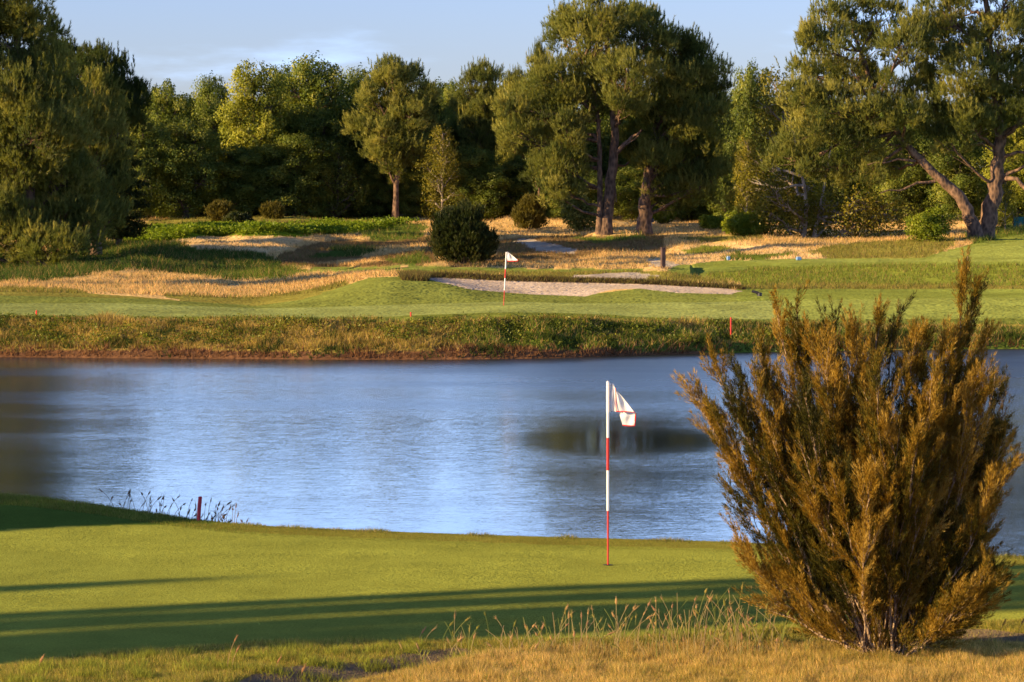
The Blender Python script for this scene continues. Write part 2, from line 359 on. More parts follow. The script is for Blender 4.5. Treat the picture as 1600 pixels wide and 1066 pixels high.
def zone_far(x, y, d, X):
    """zone index (into KEYS) on the far shore; x, y photo position of the ground point"""
    n1 = (fbm(X/1.5, d/2, 21)-.5)*2; n2 = (fbm(X/3.+50, d/4, 22)-.5)*2
    xx = np.clip(x, -150, 1850)+n1*14; yj = y+n2*2.5; ys = y+n2*.7
    z = np.full(x.shape, KEYS.index('tan'))
    def put(m, k): z[m] = KEYS.index(k)
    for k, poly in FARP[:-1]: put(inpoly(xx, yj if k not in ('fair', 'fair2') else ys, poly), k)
    put((ys > Yf(x)) & (ys <= 530), 'apron')
    put((ys > 452) & (x > 1150) & (ys < 500), 'fair')
    put(inpoly(xx, ys, [(460, 470), (520, 452), (580, 434), (640, 431), (700, 441), (740, 454), (700, 462), (560, 470)]), 'apron')
    k, poly = FARP[-1]; put(inpoly(x+n1*5, y+n1*.5, poly) & (d > 137) & (d < 146.6), k)
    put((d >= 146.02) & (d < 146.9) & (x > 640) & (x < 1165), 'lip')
    put((ys > Ye(x)) & (ys <= 520) & (x < 1210), 'green')
    put((ys > Ye(x)-1.) & (ys <= 520) & (x >= 1210), 'fair2')
    put((ys > Yd(x)) & (ys <= 525), 'fringe')
    put((ys > Yc(x)-1+n1*2), 'bank')
    put((ys > Yc(x)+4+n1*3) & (n2+np.clip((x-500)/900, -.5, .5) > .15), 'rough')
    put((ys > Yc(x)+46+n1*7), 'soil')
    put((d > 215) & (z == KEYS.index('fair')), 'mix')
    return z
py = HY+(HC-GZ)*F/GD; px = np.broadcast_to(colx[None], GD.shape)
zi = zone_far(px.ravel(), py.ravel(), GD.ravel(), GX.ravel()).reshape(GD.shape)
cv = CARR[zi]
cv = np.where((GD > 268)[..., None], np.array([.05, .06, .02]), cv)
br = fbm(GX/2.2+4, GD/3, 31)[..., None]
cv = cv*(.8+.4*br)
V = np.stack([GX, GD, GZ], -1)
nr = len(GD)
I = (np.arange(nr-1)[:, None]*nc+np.arange(nc-1)[None]).ravel()
Q = np.stack([I, I+1, I+nc+1, I+nc], 1)
mb = MB(); mb.add(V, Q, cv.reshape(-1, 3)); far = mb.build('far_ground', M_GROUND, smooth=True); tag(far, kind='structure')

# ---------------------------------------------------------------- near terrain
ncolx = np.concatenate([-np.geomspace(60000, 150, 50), np.arange(-100, 1701, 4.0), 1600+np.geomspace(150, 60000, 50)])
def crest(x):
    r_ = [crest0(np.asarray(x, float)+o) for o in (-75, -55, -35, -15, 0, 15, 35, 55, 75)]
    return sum(q[0] for q in r_)/9, sum(q[1] for q in r_)/9
def crest0(x):
    d = np.interp(x, [-1500, -400, 0, 115, 200, 300, 400, 600, 900, 1130, 1545, 1600, 2200, 6000], [54, 50, 47, 46.2, 45.5, 44.2, 43.6, 43.1, 42.6, 42.3, 40.6, 40.5, 38.5, 36])
    y = np.interp(x, [-400, 0, 115, 160, 245, 310, 400, 600, 900, 1130, 1545, 1600, 2200, 6000], [750, 773, 784, 791, 804, 813, 822, 831, 841, 846, 868, 870, 890, 930])
    return d, HC-(y-HY)*d/F
def near_z(x, d):
    dc, zc = crest(x)
    dc = dc; z = np.full(np.broadcast(x, d).shape, 1.2)
    t = np.clip((d-(dc-6))/6, 0, 1); t = t*t*(3-2*t)
    z = z+(zc-1.2)*t
    o = np.maximum(d-dc, 0); z = z-.5*o*o/(o+.5)
    X = (x-CX)/F*d
    z = z+(fbm(X/3, d/4, 41)-.5)*.03
    # foreground: lip of rough, then a sandy scar, then the drier near bank
    xs = np.clip(x, 0, 1600)
    ds = np.interp(xs, [0, 340, 480, 600, 720, 800, 1450, 1520, 1600], [28.0, 29.8, 30.6, 31.2, 31.9, 32.2, 32.2, 32.5, 32.6])
    dep = np.interp(xs, [0, 300, 420, 620, 720, 800, 1400, 1520, 1600], [.0, .03, .13, .13, .08, .02, .0, .05, .06])
    z = z-dep*np.exp(-((d-ds)/.42)**2)
    fr = np.clip((33.5-d)/4, 0, 1)
    z = z+fr*((fbm(X/.35, d/.5, 43)-.5)*.05+(fbm(X/1.2, d/1.5, 44)-.5)*.06)
    z = np.maximum(z, -1.6)
    return z
nd = np.concatenate([np.linspace(1.5, 26, 25), np.linspace(26.3, 34.5, 130), np.linspace(34.7, 48, 100), np.linspace(48.5, 62, 30)])
ND = np.repeat(nd[:, None], len(ncolx), 1); NX = np.repeat(ncolx[None], len(nd), 0)
NZ = near_z(NX, ND); NY = HY+(HC-NZ)*F/ND; NXX = (NX-CX)/F*ND
EDGE = lambda x: np.interp(x, [-300, 0, 200, 400, 640, 800, 1000, 1100, 1250, 1500, 1600, 1900], [1060, 1037, 1017, 1003, 1000, 1000, 995, 988, 980, 974, 968, 960])
TANE = lambda x: np.interp(x, [-300, 480, 560, 640, 720, 800, 1000, 1300, 1600, 1900], [1120, 1090, 1066, 1046, 1030, 1014, 1007, 1004, 1004, 1002])
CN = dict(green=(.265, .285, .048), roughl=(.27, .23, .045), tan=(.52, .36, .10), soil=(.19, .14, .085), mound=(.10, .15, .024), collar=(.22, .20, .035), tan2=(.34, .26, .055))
def zone_near(x, y, d, X):
    n1 = (fbm(X/.3, d/.4, 51)-.5)*2; n2 = (fbm(X/1.2, d/1.2, 52)-.5)*2
    x = np.clip(x, -250, 1850)
    c = np.tile(np.array(CN['green']), x.shape+(1,))
    c *= (1+.10*(fbm(X/1.5, d/1.5, 53)-.5)+.10*(fbm(X/6, d/.6, 56)-.5))[..., None]
    dc, zc = crest(x)
    m = d > dc-.9+n2*.1; c[m] = CN['collar']
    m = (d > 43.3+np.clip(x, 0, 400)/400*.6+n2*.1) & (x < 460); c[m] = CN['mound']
    e = EDGE(x)+n1*2.5
    m = y > e; c[m] = CN['roughl']
    m = (y > e) & (fbm(X/.5, d/.5, 54) > .56); c[m] = CN['tan2']
    t = TANE(x)+n1*8
    m = y > t; c[m] = CN['tan']
    m = (y > t) & (fbm(X/.4, d/.3, 55) > .60); c[m] = CN['tan2']
    xj = x+n1*10; yj = y+n1*3
    m = inpoly(xj, yj, [(320, 1080), (430, 1046), (560, 1034), (640, 1018), (730, 1014), (750, 1024), (660, 1050), (560, 1066), (480, 1085)]); c[m] = CN['soil']
    m = inpoly(xj, yj, [(1470, 985), (1540, 984), (1600, 990), (1700, 992), (1700, 1006), (1470, 1000)]); c[m] = CN['soil']
    c[d > dc+.8] = CN['soil']
    return c
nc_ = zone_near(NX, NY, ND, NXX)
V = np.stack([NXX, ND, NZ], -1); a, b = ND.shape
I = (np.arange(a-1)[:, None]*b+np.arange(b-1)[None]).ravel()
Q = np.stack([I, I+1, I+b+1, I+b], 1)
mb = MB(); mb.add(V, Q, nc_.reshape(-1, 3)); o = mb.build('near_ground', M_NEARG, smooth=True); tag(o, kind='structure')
# bed of the lake and the ground beyond the frame, one wide sheet under everything
mb = MB(); mb.add([(-2500, -60, -1.7), (2500, -60, -1.7), (2500, 1500, -1.7), (-2500, 1500, -1.7)], [[0, 1, 2, 3]], (.08, .06, .03))
o = mb.build('lake_bed', M_GROUND); tag(o, kind='structure')

# ---------------------------------------------------------------- water
m, nt, N, L, out = newmat('lake_water')
geo = N('ShaderNodeNewGeometry')
def slope(scale, st, amp, detail=2):
    mp = N('ShaderNodeMapping'); mp.inputs['Scale'].default_value = st; L(geo.outputs['Position'], mp.inputs[0])
    n = N('ShaderNodeTexNoise'); n.inputs['Scale'].default_value = scale; n.inputs['Detail'].default_value = detail; n.inputs['Roughness'].default_value = .55; L(mp.outputs[0], n.inputs['Vector'])
    s = N('ShaderNodeVectorMath'); s.operation = 'SUBTRACT'; s.inputs[1].default_value = (.5, .5, .5); L(n.outputs['Color'], s.inputs[0])
    k = N('ShaderNodeVectorMath'); k.operation = 'SCALE'; k.inputs['Scale'].default_value = amp; L(s.outputs[0], k.inputs[0]); return k
s1 = slope(1.0, (2.6, 18.0, 1), .12, 3); s2 = slope(30.0, (.6, 1.8, 1), .17, 2)
ad = N('ShaderNodeVectorMath'); ad.operation = 'ADD'; L(s1.outputs[0], ad.inputs[0]); L(s2.outputs[0], ad.inputs[1])
# wind: ruffled open water, calmer in the lee of the left bank and in one slick
sx = N('ShaderNodeSeparateXYZ'); L(geo.outputs['Position'], sx.inputs[0])
def mathn(op, a, b=None, c=None):
    n = N('ShaderNodeMath'); n.operation = op
    for i, v in enumerate((a, b, c)):
        if v is None: continue
        if isinstance(v, (int, float)): n.inputs[i].default_value = v
        else: L(v, n.inputs[i])
    return n.outputs[0]
wn = N('ShaderNodeTexNoise'); wn.inputs['Scale'].default_value = .11; wn.inputs['Detail'].default_value = 4
mpw = N('ShaderNodeMapping'); mpw.inputs['Scale'].default_value = (.5, 1.6, 1); L(geo.outputs['Position'], mpw.inputs[0]); L(mpw.outputs[0], wn.inputs['Vector'])
ex = mathn('DIVIDE', mathn('SUBTRACT', sx.outputs[0], 2.7), 2.5); ey = mathn('DIVIDE', mathn('SUBTRACT', sx.outputs[1], 76.5), 4.4)
rr = mathn('ADD', mathn('MULTIPLY', ex, ex), mathn('MULTIPLY', ey, ey))
rr = mathn('ADD', rr, mathn('MULTIPLY', mathn('SUBTRACT', wn.outputs['Fac'], .5), 1.8))
slick = N('ShaderNodeMapRange'); slick.interpolation_type = 'SMOOTHSTEP'; slick.inputs['From Min'].default_value = -.1; slick.inputs['From Max'].default_value = 2.1
slick.inputs['To Min'].default_value = .25; slick.inputs['To Max'].default_value = 1.; L(rr, slick.inputs['Value'])
# right edge calm as well
lee = N('ShaderNodeMapRange'); lee.interpolation_type = 'SMOOTHSTEP'; lee.inputs['From Min'].default_value = .35; lee.inputs['From Max'].default_value = .7
lee.inputs['To Min'].default_value = .75; lee.inputs['To Max'].default_value = 1.2; L(wn.outputs['Fac'], lee.inputs['Value'])
rfar = N('ShaderNodeMapRange'); rfar.inputs['From Min'].default_value = 82; rfar.inputs['From Max'].default_value = 110; rfar.inputs['To Min'].default_value = .04; rfar.inputs['To Max'].default_value = .17; L(sx.outputs[1], rfar.inputs['Value'])
ex2_ = mathn('DIVIDE', mathn('SUBTRACT', sx.outputs[0], 2.6), 2.3); ey2_ = mathn('DIVIDE', mathn('SUBTRACT', sx.outputs[1], 61.), 7.)
rr2 = mathn('ADD', mathn('ADD', mathn('MULTIPLY', ex2_, ex2_), mathn('MULTIPLY', ey2_, ey2_)), mathn('MULTIPLY', mathn('SUBTRACT', wn.outputs['Fac'], .5), 1.6))
sl2 = N('ShaderNodeMapRange'); sl2.interpolation_type = 'SMOOTHSTEP'; sl2.inputs['From Min'].default_value = .2; sl2.inputs['From Max'].default_value = 1.6
sl2.inputs['To Min'].default_value = .3; sl2.inputs['To Max'].default_value = 1.; L(rr2, sl2.inputs['Value'])
lef = N('ShaderNodeMapRange'); lef.interpolation_type = 'SMOOTHSTEP'; lef.inputs['From Min'].default_value = -12; lef.inputs['From Max'].default_value = 2
lef.inputs['To Min'].default_value = .08; lef.inputs['To Max'].default_value = 1.; L(sx.outputs[0], lef.inputs['Value'])
far_ = N('ShaderNodeMapRange'); far_.inputs['From Min'].default_value = 68; far_.inputs['From Max'].default_value = 104
far_.inputs['To Min'].default_value = .60; far_.inputs['To Max'].default_value = 2.4; L(sx.outputs[1], far_.inputs['Value'])
amp = mathn('MULTIPLY', mathn('MULTIPLY', far_.outputs[0], mathn('MULTIPLY', slick.outputs[0], lee.outputs[0])), mathn('MULTIPLY', slick.outputs[0], lee.outputs[0]), mathn('MULTIPLY', sl2.outputs[0], lef.outputs[0]))
sc = N('ShaderNodeVectorMath'); sc.operation = 'SCALE'; L(ad.outputs[0], sc.inputs[0]); L(amp, sc.inputs['Scale'])
mz = N('ShaderNodeVectorMath'); mz.operation = 'MULTIPLY'; mz.inputs[1].default_value = (.3, 1.05, 0); L(sc.outputs[0], mz.inputs[0])
az = N('ShaderNodeVectorMath'); az.operation = 'ADD'; az.inputs[1].default_value = (0, 0, 1); L(mz.outputs[0], az.inputs[0])
nz = N('ShaderNodeVectorMath'); nz.operation = 'NORMALIZE'; L(az.outputs[0], nz.inputs[0])
b = N('ShaderNodeBsdfPrincipled'); b.inputs['Base Color'].default_value = (.018, .026, .024, 1); b.inputs['Roughness'].default_value = .03; b.inputs['IOR'].default_value = 1.42
L(mathn('MULTIPLY_ADD', mathn('POWER', amp, .5), .10, mathn('MULTIPLY_ADD', mathn('SUBTRACT', rfar.outputs[0], .04), lef.outputs[0], .04)), b.inputs['Roughness'])
L(nz.outputs[0], b.inputs['Normal']); L(b.outputs[0], out.inputs[0])
M_WATER = m
mb = MB(); gx = np.linspace(-900, 900, 31); gy = np.linspace(34, 150, 13)
GXw, GYw = np.meshgrid(gx, gy); V = np.stack([GXw, GYw, GXw*0], -1).reshape(-1, 3)
I = (np.arange(12)[:, None]*31+np.arange(30)[None]).ravel()
mb.add(V, np.stack([I, I+1, I+32, I+31], 1)); o = mb.build('lake_water', M_WATER); tag(o, kind='structure')

# ---------------------------------------------------------------- leaf generators
def perp(v):
    r = norm(rng.normal(size=v.shape)); return norm(np.cross(v, r))
def tufts(mb, P0, D, n, L0, W0, tint, spread=(.25, 1.0), nrm=None):
    """n narrow needles fanning round the shoot direction D at points P0"""
    m = len(P0); D = np.repeat(D, n, 0); Pp = np.repeat(P0, n, 0); T = np.repeat(tint, n)
    a = rng.uniform(*spread, size=m*n)[:, None]; q = perp(D)
    dr = norm(D*np.cos(a)+q*np.sin(a)); ln = (L0*rng.uniform(.7, 1.25, m*n))[:, None]
    w = perp(dr)*W0/2
    V = np.stack([Pp-w, Pp+w, Pp+dr*ln], 1).reshape(-1, 3)
    T = np.repeat(T+rng.normal(0, .06, m*n), 3)
    mb.add(V, np.arange(m*n*3).reshape(-1, 3), T, nrm=None if nrm is None else np.repeat(norm(nrm), n*3, 0))
def leaves(mb, P0, D, size, tint, asp=.6, nrm=None):
    m = len(P0); u = perp(D); v = norm(np.cross(D, u)); s = (size*rng.uniform(.6, 1.3, m))[:, None]
    V = np.stack([P0-u*s*.5, P0+v*s*asp*.5, P0+u*s*.5, P0-v*s*asp*.5], 1).reshape(-1, 3)
    mb.add(V, np.arange(m*4).reshape(-1, 4), np.repeat(tint+rng.normal(0, .07, m), 4), nrm=None if nrm is None else np.repeat(norm(nrm), 4, 0))
def shell(n, up=.25, lo=.55):
    d = norm(rng.normal(size=(n, 3))+[0, 0, up]); r = lo+(1-lo)*rng.uniform(size=n)**.6
    return d, r
def limb(mb, a, b, r0, r1, sag=0., seg=5, sides=5, wob=.05):
    a = np.asarray(a, float); b = np.asarray(b, float); t = np.linspace(0, 1, seg+1)[:, None]
    L_ = np.linalg.norm(b-a); p = a*(1-t)+b*t
    p[:, 2] += sag*L_*np.sin(t[:, 0]*pi)
    p[1:-1] += rng.normal(0, wob*L_*.5, (seg-1, 3))
    tube(mb, p, r0+(r1-r0)*t[:, 0], sides, cap=False); return p
def along(path, t):
    s = t*(len(path)-1); i = int(min(s, len(path)-2)); return path[i]*(1-(s-i))+path[i+1]*(s-i)

def make_tree(name, base, trunks, lobes, kind, leafm, barkm, dens=1., extra=None, size=1., rad=.4):
    """trunks: list of (points, r0, r1); lobes: list of (centre, (rx,ry,rz)); everything in world space, origin at base"""
    root = empty(name, base); tr = []
    for pts, r0, r1 in trunks:
        mbk = MB(); pts = np.asarray(pts, float)
        # resample smoothly
        t = np.linspace(0, len(pts)-1, (len(pts)-1)*4+1); pp = np.stack([np.interp(t, np.arange(len(pts)), pts[:, k]) for k in range(3)], 1)
        for _ in range(3): pp[1:-1] = .25*pp[:-2]+.5*pp[1:-1]+.25*pp[2:]
        pp[1:-1] += rng.normal(0, r0*.09, pp[1:-1].shape)
        rr_ = np.linspace(r0, r1, len(pp)); rr_[:2] *= [1.35, 1.1]
        pp[0, 2] -= .25
        tube(mbk, pp, rr_, 10); tr.append((pp, mbk, r0, r1))
    lm = MB(); fol = MB()
    allp = np.concatenate([t[0] for t in tr]); 
    for li, (c, r) in enumerate(lobes):
        c = np.asarray(c, float); r = np.asarray(r, float)*(1.22 if kind != 'layer' else 1); rm = r.mean()
        # limb from the best place on a trunk: below the lobe
        best = allp[np.argmin(np.linalg.norm((allp-c)*[1, 1, .8]+[0, 0, rm*.9], axis=1))]
        lp = limb(lm, best, c, min(.16, .05+rm*.05)*size*rad/.4, .04*size, sag=-.06, seg=5)
        nb = int(max(12, 30*dens*(rm/1.6)**2)) if kind != 'layer' else int(26*dens)
        dr, q = shell(nb, .35 if kind == 'pine' else .2, .35)
        cp = c+dr*r*q[:, None]
        cr = rng.uniform(.5, .95, nb)*size*(rm/1.6)**.4
        ct = np.clip(rng.normal(.5, .2, nb), 0, 1)
        for k in range(nb):
            if rng.uniform() < .55: limb(lm, along(lp, rng.uniform(.5, 1)), cp[k]-dr[k]*cr[k]*.3, .035*size, .012*size, sag=-.05, seg=3, sides=3)
        if kind == 'pine':
            nt_ = 42; P0 = np.repeat(cp, nt_, 0); CR = np.repeat(cr, nt_)[:, None]; CD = np.repeat(dr, nt_, 0)
            o_ = norm(rng.normal(size=P0.shape)+CD*.6+[0, 0, .35]); P0 = P0+o_*CR*rng.uniform(.35, 1., (len(P0), 1))*[1, 1, .75]
            D = norm(o_*.45+CD*.3+[0, 0, 1.0]+rng.normal(0, .22, P0.shape))
            tufts(fol, P0, D, 8, .32*size, .034*size, np.repeat(ct, nt_), (.08, .75), nrm=o_*.6+CD*.8)
            up_ = np.where(dr[:, 2] > -.35)[0]; ns, nj = 5, 6; k_ = np.repeat(up_, ns)
            sp = cp[k_]+rng.normal(0, .55, (len(k_), 3))*cr[k_][:, None]*[1, 1, .3]+[0, 0, 1]*(cr[k_]*.45)[:, None]; sd = norm(dr[k_]*.35+[0, 0, 1]+rng.normal(0, .12, sp.shape)); sl_ = rng.uniform(.3, .75, len(k_))*size
            jj = np.tile(np.arange(nj)/nj, len(k_))[:, None]; S0 = np.repeat(sp, nj, 0)+np.repeat(sd*sl_[:, None], nj, 0)*jj
            tufts(fol, S0, np.repeat(sd, nj, 0), 6, .22*size, .034*size, np.repeat(ct[k_]+.12, nj), (.1, .6), nrm=np.repeat(sd*.5+dr[k_], nj, 0))
        elif kind == 'layer':
            nt_ = 30; P0 = np.repeat(cp, nt_, 0); o_ = rng.normal(size=P0.shape)*[.5, .5, .08]; P0 = P0+o_*np.repeat(cr, nt_)[:, None]*1.4
            D = norm(np.repeat(dr, nt_, 0)*[1, 1, .1]+rng.normal(0, .3, P0.shape)); tufts(fol, P0, D, 6, .2, .06, np.repeat(ct, nt_), (.4, 1.3), nrm=np.repeat(dr, nt_, 0))
        elif kind == 'weep':
            nt_ = 44; P0 = np.repeat(cp, nt_, 0); o_ = norm(rng.normal(size=P0.shape)); P0 = P0+o_*np.repeat(cr, nt_)[:, None]*rng.uniform(.2, 1., (len(P0), 1))*[.7, .7, 1]
            # strings hanging below each clump
            st_ = rng.uniform(0, 1.5*size, len(P0))*(rng.uniform(size=len(P0)) < .5); gx_ = np.repeat(rng.integers(0, 5, nb*1), nt_)
            P0[:, 2] -= st_; P0[:, :2] = np.where((st_ > 0)[:, None], np.repeat(cp[:, :2], nt_, 0)+(np.round(o_[:, :2]*2)/2)*np.repeat(cr, nt_)[:, None]*.9+rng.normal(0, .05, (len(P0), 2)), P0[:, :2])
            leaves(fol, P0, norm(rng.normal(size=P0.shape)+np.repeat(dr, nt_, 0)*.5), .15*size, np.repeat(ct, nt_), .65, nrm=o_*.5+np.repeat(dr, nt_, 0))
        else:
            nt_ = 80; P0 = np.repeat(cp, nt_, 0); CD = np.repeat(dr, nt_, 0); o_ = norm(rng.normal(size=P0.shape)+CD*.5)
            P0 = P0+o_*np.repeat(cr, nt_)[:, None]*rng.uniform(.45, 1.05, (len(P0), 1))
            leaves(fol, P0, norm(rng.normal(size=P0.shape)*.8+o_*.7+CD*.3+[0, 0, .2]), .18*size, np.repeat(ct, nt_), .7, nrm=o_*.6+CD*.8)
    if extra: extra(lm)
    base = np.asarray(base, float)
    for i, (pp, mbk, r0, r1) in enumerate(tr):
        mbk.build('trunk', barkm, root, smooth=True, loc=base)
    lm.build('limbs', barkm, root, smooth=True, loc=base)
    fol.build('crown', leafm, root, loc=base)
    return root
def LB(spec, d, dz=1.0, seed=0):
    """lobes given as photo (x, y, rx, ry) at distance d -> world ellipsoids spread in depth"""
    r = np.random.default_rng(seed); outl = []
    xs = np.array([s[0] for s in spec]); cx = xs.mean(); hw = np.ptp(xs)/2+30
    for i, s in enumerate(spec):
        dd = s[4] if len(s) > 4 else 0
        room = math.sqrt(max(.05, 1-((s[0]-cx)/hw)**2))*hw/F*d*.75*dz
        off = dd+r.uniform(-1, 1)*room
        c = P(s[0], s[1], d); c = c+np.array([0, off, 0])
        outl.append((c, (s[2]/F*d, s[2]/F*d*1.0, s[3]/F*d)))
    return outl
def TP(pts, d): return [P(p[0], p[1], d+(p[2] if len(p) > 2 else 0)) for p in pts]
def dfor(x, y):
    """distance at which the ground of photo column x shows at row y"""
    dd = np.linspace(148, 262, 460); z = far_z(np.full(460, float(x)), dd); yy_ = HY+(HC-z)*F/dd
    k = np.where(yy_ <= y)[0]
    return float(dd[k[0]]) if len(k) else 262.
def gbase(x, d):
    return np.array([(x-CX)/F*d, d, far_z(x, d)[0]])

# ---- the hero pines
d = dfor(945, 365)
b0 = gbase(945, d)
def ex1(lm):
    limb(lm, P(962, 240, d), P(1003, 203, d-1), .17, .06, .05, 6, 6); limb(lm, P(975, 229, d-.4), P(998, 212, d-1.5), .06, .03)
    limb(lm, P(938, 190, d), P(868, 187, d-1), .15, .05, .02, 6, 5); limb(lm, P(959, 262, d), P(963, 316, d-.5), .07, .03, 0, 3, 4, .01)
    limb(lm, P(956, 170, d), P(1000, 150, d), .14, .05)
t1 = make_tree('pine_tree', b0, [([b0]+TP([(951, 320), (956, 270), (962, 225), (960, 180), (954, 120), (946, 50)], d), .42, .12),
     ([b0+[-.35, -.2, 0]]+TP([(938, 310), (937, 250), (936, 190), (926, 130), (905, 80)], d-.2), .20, .08)],
     LB([(900, 52, 36, 30), (872, 48, 18, 14), (935, 28, 32, 26), (975, 45, 38, 30), (930, 68, 42, 26), (1012, 68, 32, 30), (1000, 30, 18, 14),
         (870, 128, 44, 28), (925, 120, 45, 26), (985, 122, 42, 24), (835, 172, 40, 28), (885, 168, 44, 26), (812, 208, 30, 24), (858, 225, 42, 28),
         (880, 262, 28, 26), (848, 262, 30, 22), (882, 210, 34, 22, 1), (888, 300, 20, 13), (975, 165, 30, 20), (870, 300, 24, 14), (1000, 240, 18, 16, 2.5), (800, 175, 20, 16), (925, 150, 40, 20)], d, 1, 1),
     'pine', M_PINE, M_BARK, .85, ex1)
tag(t1, 'tall spreading pine with two bare trunks at the centre of the far shore', 'tree', 'pines standing on the far shore')
b0 = gbase(1006, d+3)
t2 = make_tree('pine_tree', b0, [([b0]+TP([(1008, 325), (1012, 285), (1018, 240), (1032, 170), (1045, 100)], d+3), .50, .12)],
     LB([(1055, 85, 36, 28), (1088, 92, 24, 22), (1030, 110, 34, 24), (1075, 130, 42, 28), (1115, 125, 20, 20), (1108, 165, 28, 26), (1045, 160, 42, 26), (1092, 200, 38, 30),
         (1040, 205, 36, 26), (1112, 245, 25, 28), (1062, 255, 40, 28), (1018, 255, 28, 22), (1085, 292, 38, 20), (1040, 296, 32, 17), (1120, 285, 16, 26), (1075, 165, 44, 30), (1065, 225, 44, 32), (1050, 318, 25, 12), (998, 188, 26, 26, 1.5), (1000, 228, 22, 20, 2.)], d+3, 1, 2),
     'pine', M_PINE, M_BARK, .95)
tag(t2, 'broad pine with one short dark trunk leaning into the centre pine from the right', 'tree', 'pines standing on the far shore')
d = dfor(58, 418)
b0 = gbase(58, d)
t3 = make_tree('pine_tree', b0, [([b0]+TP([(50, 340), (42, 250), (32, 140), (24, 20), (15, -110)], d), .42, .1)],
     LB([(42, 10, 36, 42), (5, 0, 40, 50), (60, 62, 26, 32), (15, 70, 46, 40), (-45, 30, 50, 60), (0, 130, 52, 40), (75, 120, 34, 34), (40, 160, 50, 38), (95, 170, 30, 30),
         (60, 215, 56, 38), (108, 225, 30, 32), (-20, 210, 50, 50), (20, 262, 52, 36), (95, 272, 44, 34), (125, 300, 26, 34), (50, 310, 56, 36), (0, 335, 50, 36), (100, 345, 48, 34), (132, 360, 22, 30), (40, 372, 48, 28), (100, 388, 42, 20), (-50, 300, 50, 60), (-60, 380, 50, 36),
         (-60, 120, 50, 60), (25, -60, 40, 40), (-20, -90, 50, 50), (20, -130, 36, 36)], d, 1, 3),
     'pine', M_PINE, M_BARK, 1.2)
tag(t3, 'huge pine filling the left edge, its foliage reaching down to the rough grass', 'tree', 'pines standing on the far shore')
d = dfor(150, 398)
b0 = gbase(150, d)
t4 = make_tree('pine_tree', b0, [([b0]+TP([(150, 330), (150, 240), (148, 140)], d), .3, .06)],
     LB([(146, 142, 22, 18), (138, 172, 28, 22), (165, 182, 26, 20), (130, 205, 28, 22), (155, 215, 34, 26), (150, 255, 36, 28), (165, 290, 30, 26), (140, 320, 36, 28), (165, 345, 30, 20)], d, 1, 4),
     'pine', M_PINE, M_BARK, 1.2)
tag(t4, 'smaller sunlit pine with a pointed crown just right of the huge left pine', 'tree', 'pines standing on the far shore')
d = dfor(150, 380)
b0 = gbase(150, d)
t5 = make_tree('pine_tree', b0, [([b0]+TP([(155, 300), (158, 200), (160, 110)], d), .4, .1)],
     LB([(98, 88, 20, 16), (110, 108, 26, 20), (158, 105, 30, 20), (190, 125, 24, 18), (135, 130, 34, 24), (212, 155, 14, 16), (178, 158, 34, 24), (205, 178, 18, 16), (150, 180, 38, 28), (120, 170, 34, 28), (195, 200, 24, 18), (85, 120, 24, 30)], d, 1, 5),
     'pine', M_PINED, M_BARK, 1.2)
tag(t5, 'dark round topped pine against the sky behind the left pines', 'tree', 'pines standing on the far shore')
d = dfor(186, 384)
b0 = gbase(186, d)
t6 = make_tree('spruce_tree', b0, [([b0]+TP([(186, 300), (184, 205)], d), .16, .04)],
     LB([(183, 222, 10, 5), (182, 240, 15, 5), (188, 256, 20, 5), (183, 272, 22, 6), (190, 288, 26, 6), (186, 304, 28, 6), (188, 320, 28, 6), (184, 336, 30, 6), (190, 352, 28, 6), (186, 364, 28, 5)], d, .1, 6),
     'layer', M_DARKB, M_BARKD, 1.5)
tag(t6, 'dark conifer with flat layered branches between the left pines and the wood', 'tree')
d = dfor(1526, 373)
b0 = gbase(1526, d)
def ex2(lm):
    limb(lm, P(1462, 283, d), P(1375, 302, d-1), .10, .03, .0, 6, 5); limb(lm, P(1430, 252, d), P(1355, 258, d-.5), .09, .03, .03, 6, 5)
    limb(lm, P(1380, 195, d), P(1300, 150, d-2), .09, .03); limb(lm, P(1375, 190, d), P(1330, 110, d-2), .08, .03)
    limb(lm, P(1385, 180, d), P(1405, 120, d-1.5), .08, .03)
t7 = make_tree('pine_tree', b0, [([b0]+TP([(1515, 335), (1500, 305), (1470, 280), (1438, 250), (1400, 205), (1372, 160), (1345, 80)], d), .42, .08)],
     LB([(1300, 35, 30, 26), (1335, 18, 28, 26), (1378, 30, 28, 26), (1265, 62, 12, 14), (1300, 85, 38, 24), (1350, 80, 40, 28), (1400, 75, 34, 30), (1278, 118, 34, 20), (1330, 130, 42, 26),
         (1385, 135, 36, 26), (1250, 160, 34, 22), (1300, 172, 40, 24), (1355, 185, 36, 22), (1270, 212, 40, 22), (1325, 222, 42, 22), (1390, 225, 30, 16), (1240, 252, 36, 20), (1295, 265, 40, 20), (1350, 270, 36, 14), (1400, 262, 28, 14), (1425, 60, 24, 30), (1410, 175, 26, 24), (1430, 120, 24, 28)], d, 1, 7),
     'pine', M_PINE, M_BARK, .70, ex2)
tag(t7, 'pine with a dark trunk leaning far to the left beside the round green bush', 'tree', 'pines standing on the far shore')
b0 = gbase(1536, d+1)
def ex3(lm):
    limb(lm, P(1562, 286, d+1), P(1606, 300, d), .17, .10, .25, 7, 6); limb(lm, P(1564, 248, d+1), P(1620, 240, d), .13, .06, .1, 6, 6)
    limb(lm, P(1540, 170, d), P(1470, 125, d-2), .11, .03, -.05, 6, 5); limb(lm, P(1560, 190, d+1), P(1490, 150, d), .09, .03, -.05); limb(lm, P(1558, 240, d), P(1520, 215, d-1), .06, .02)
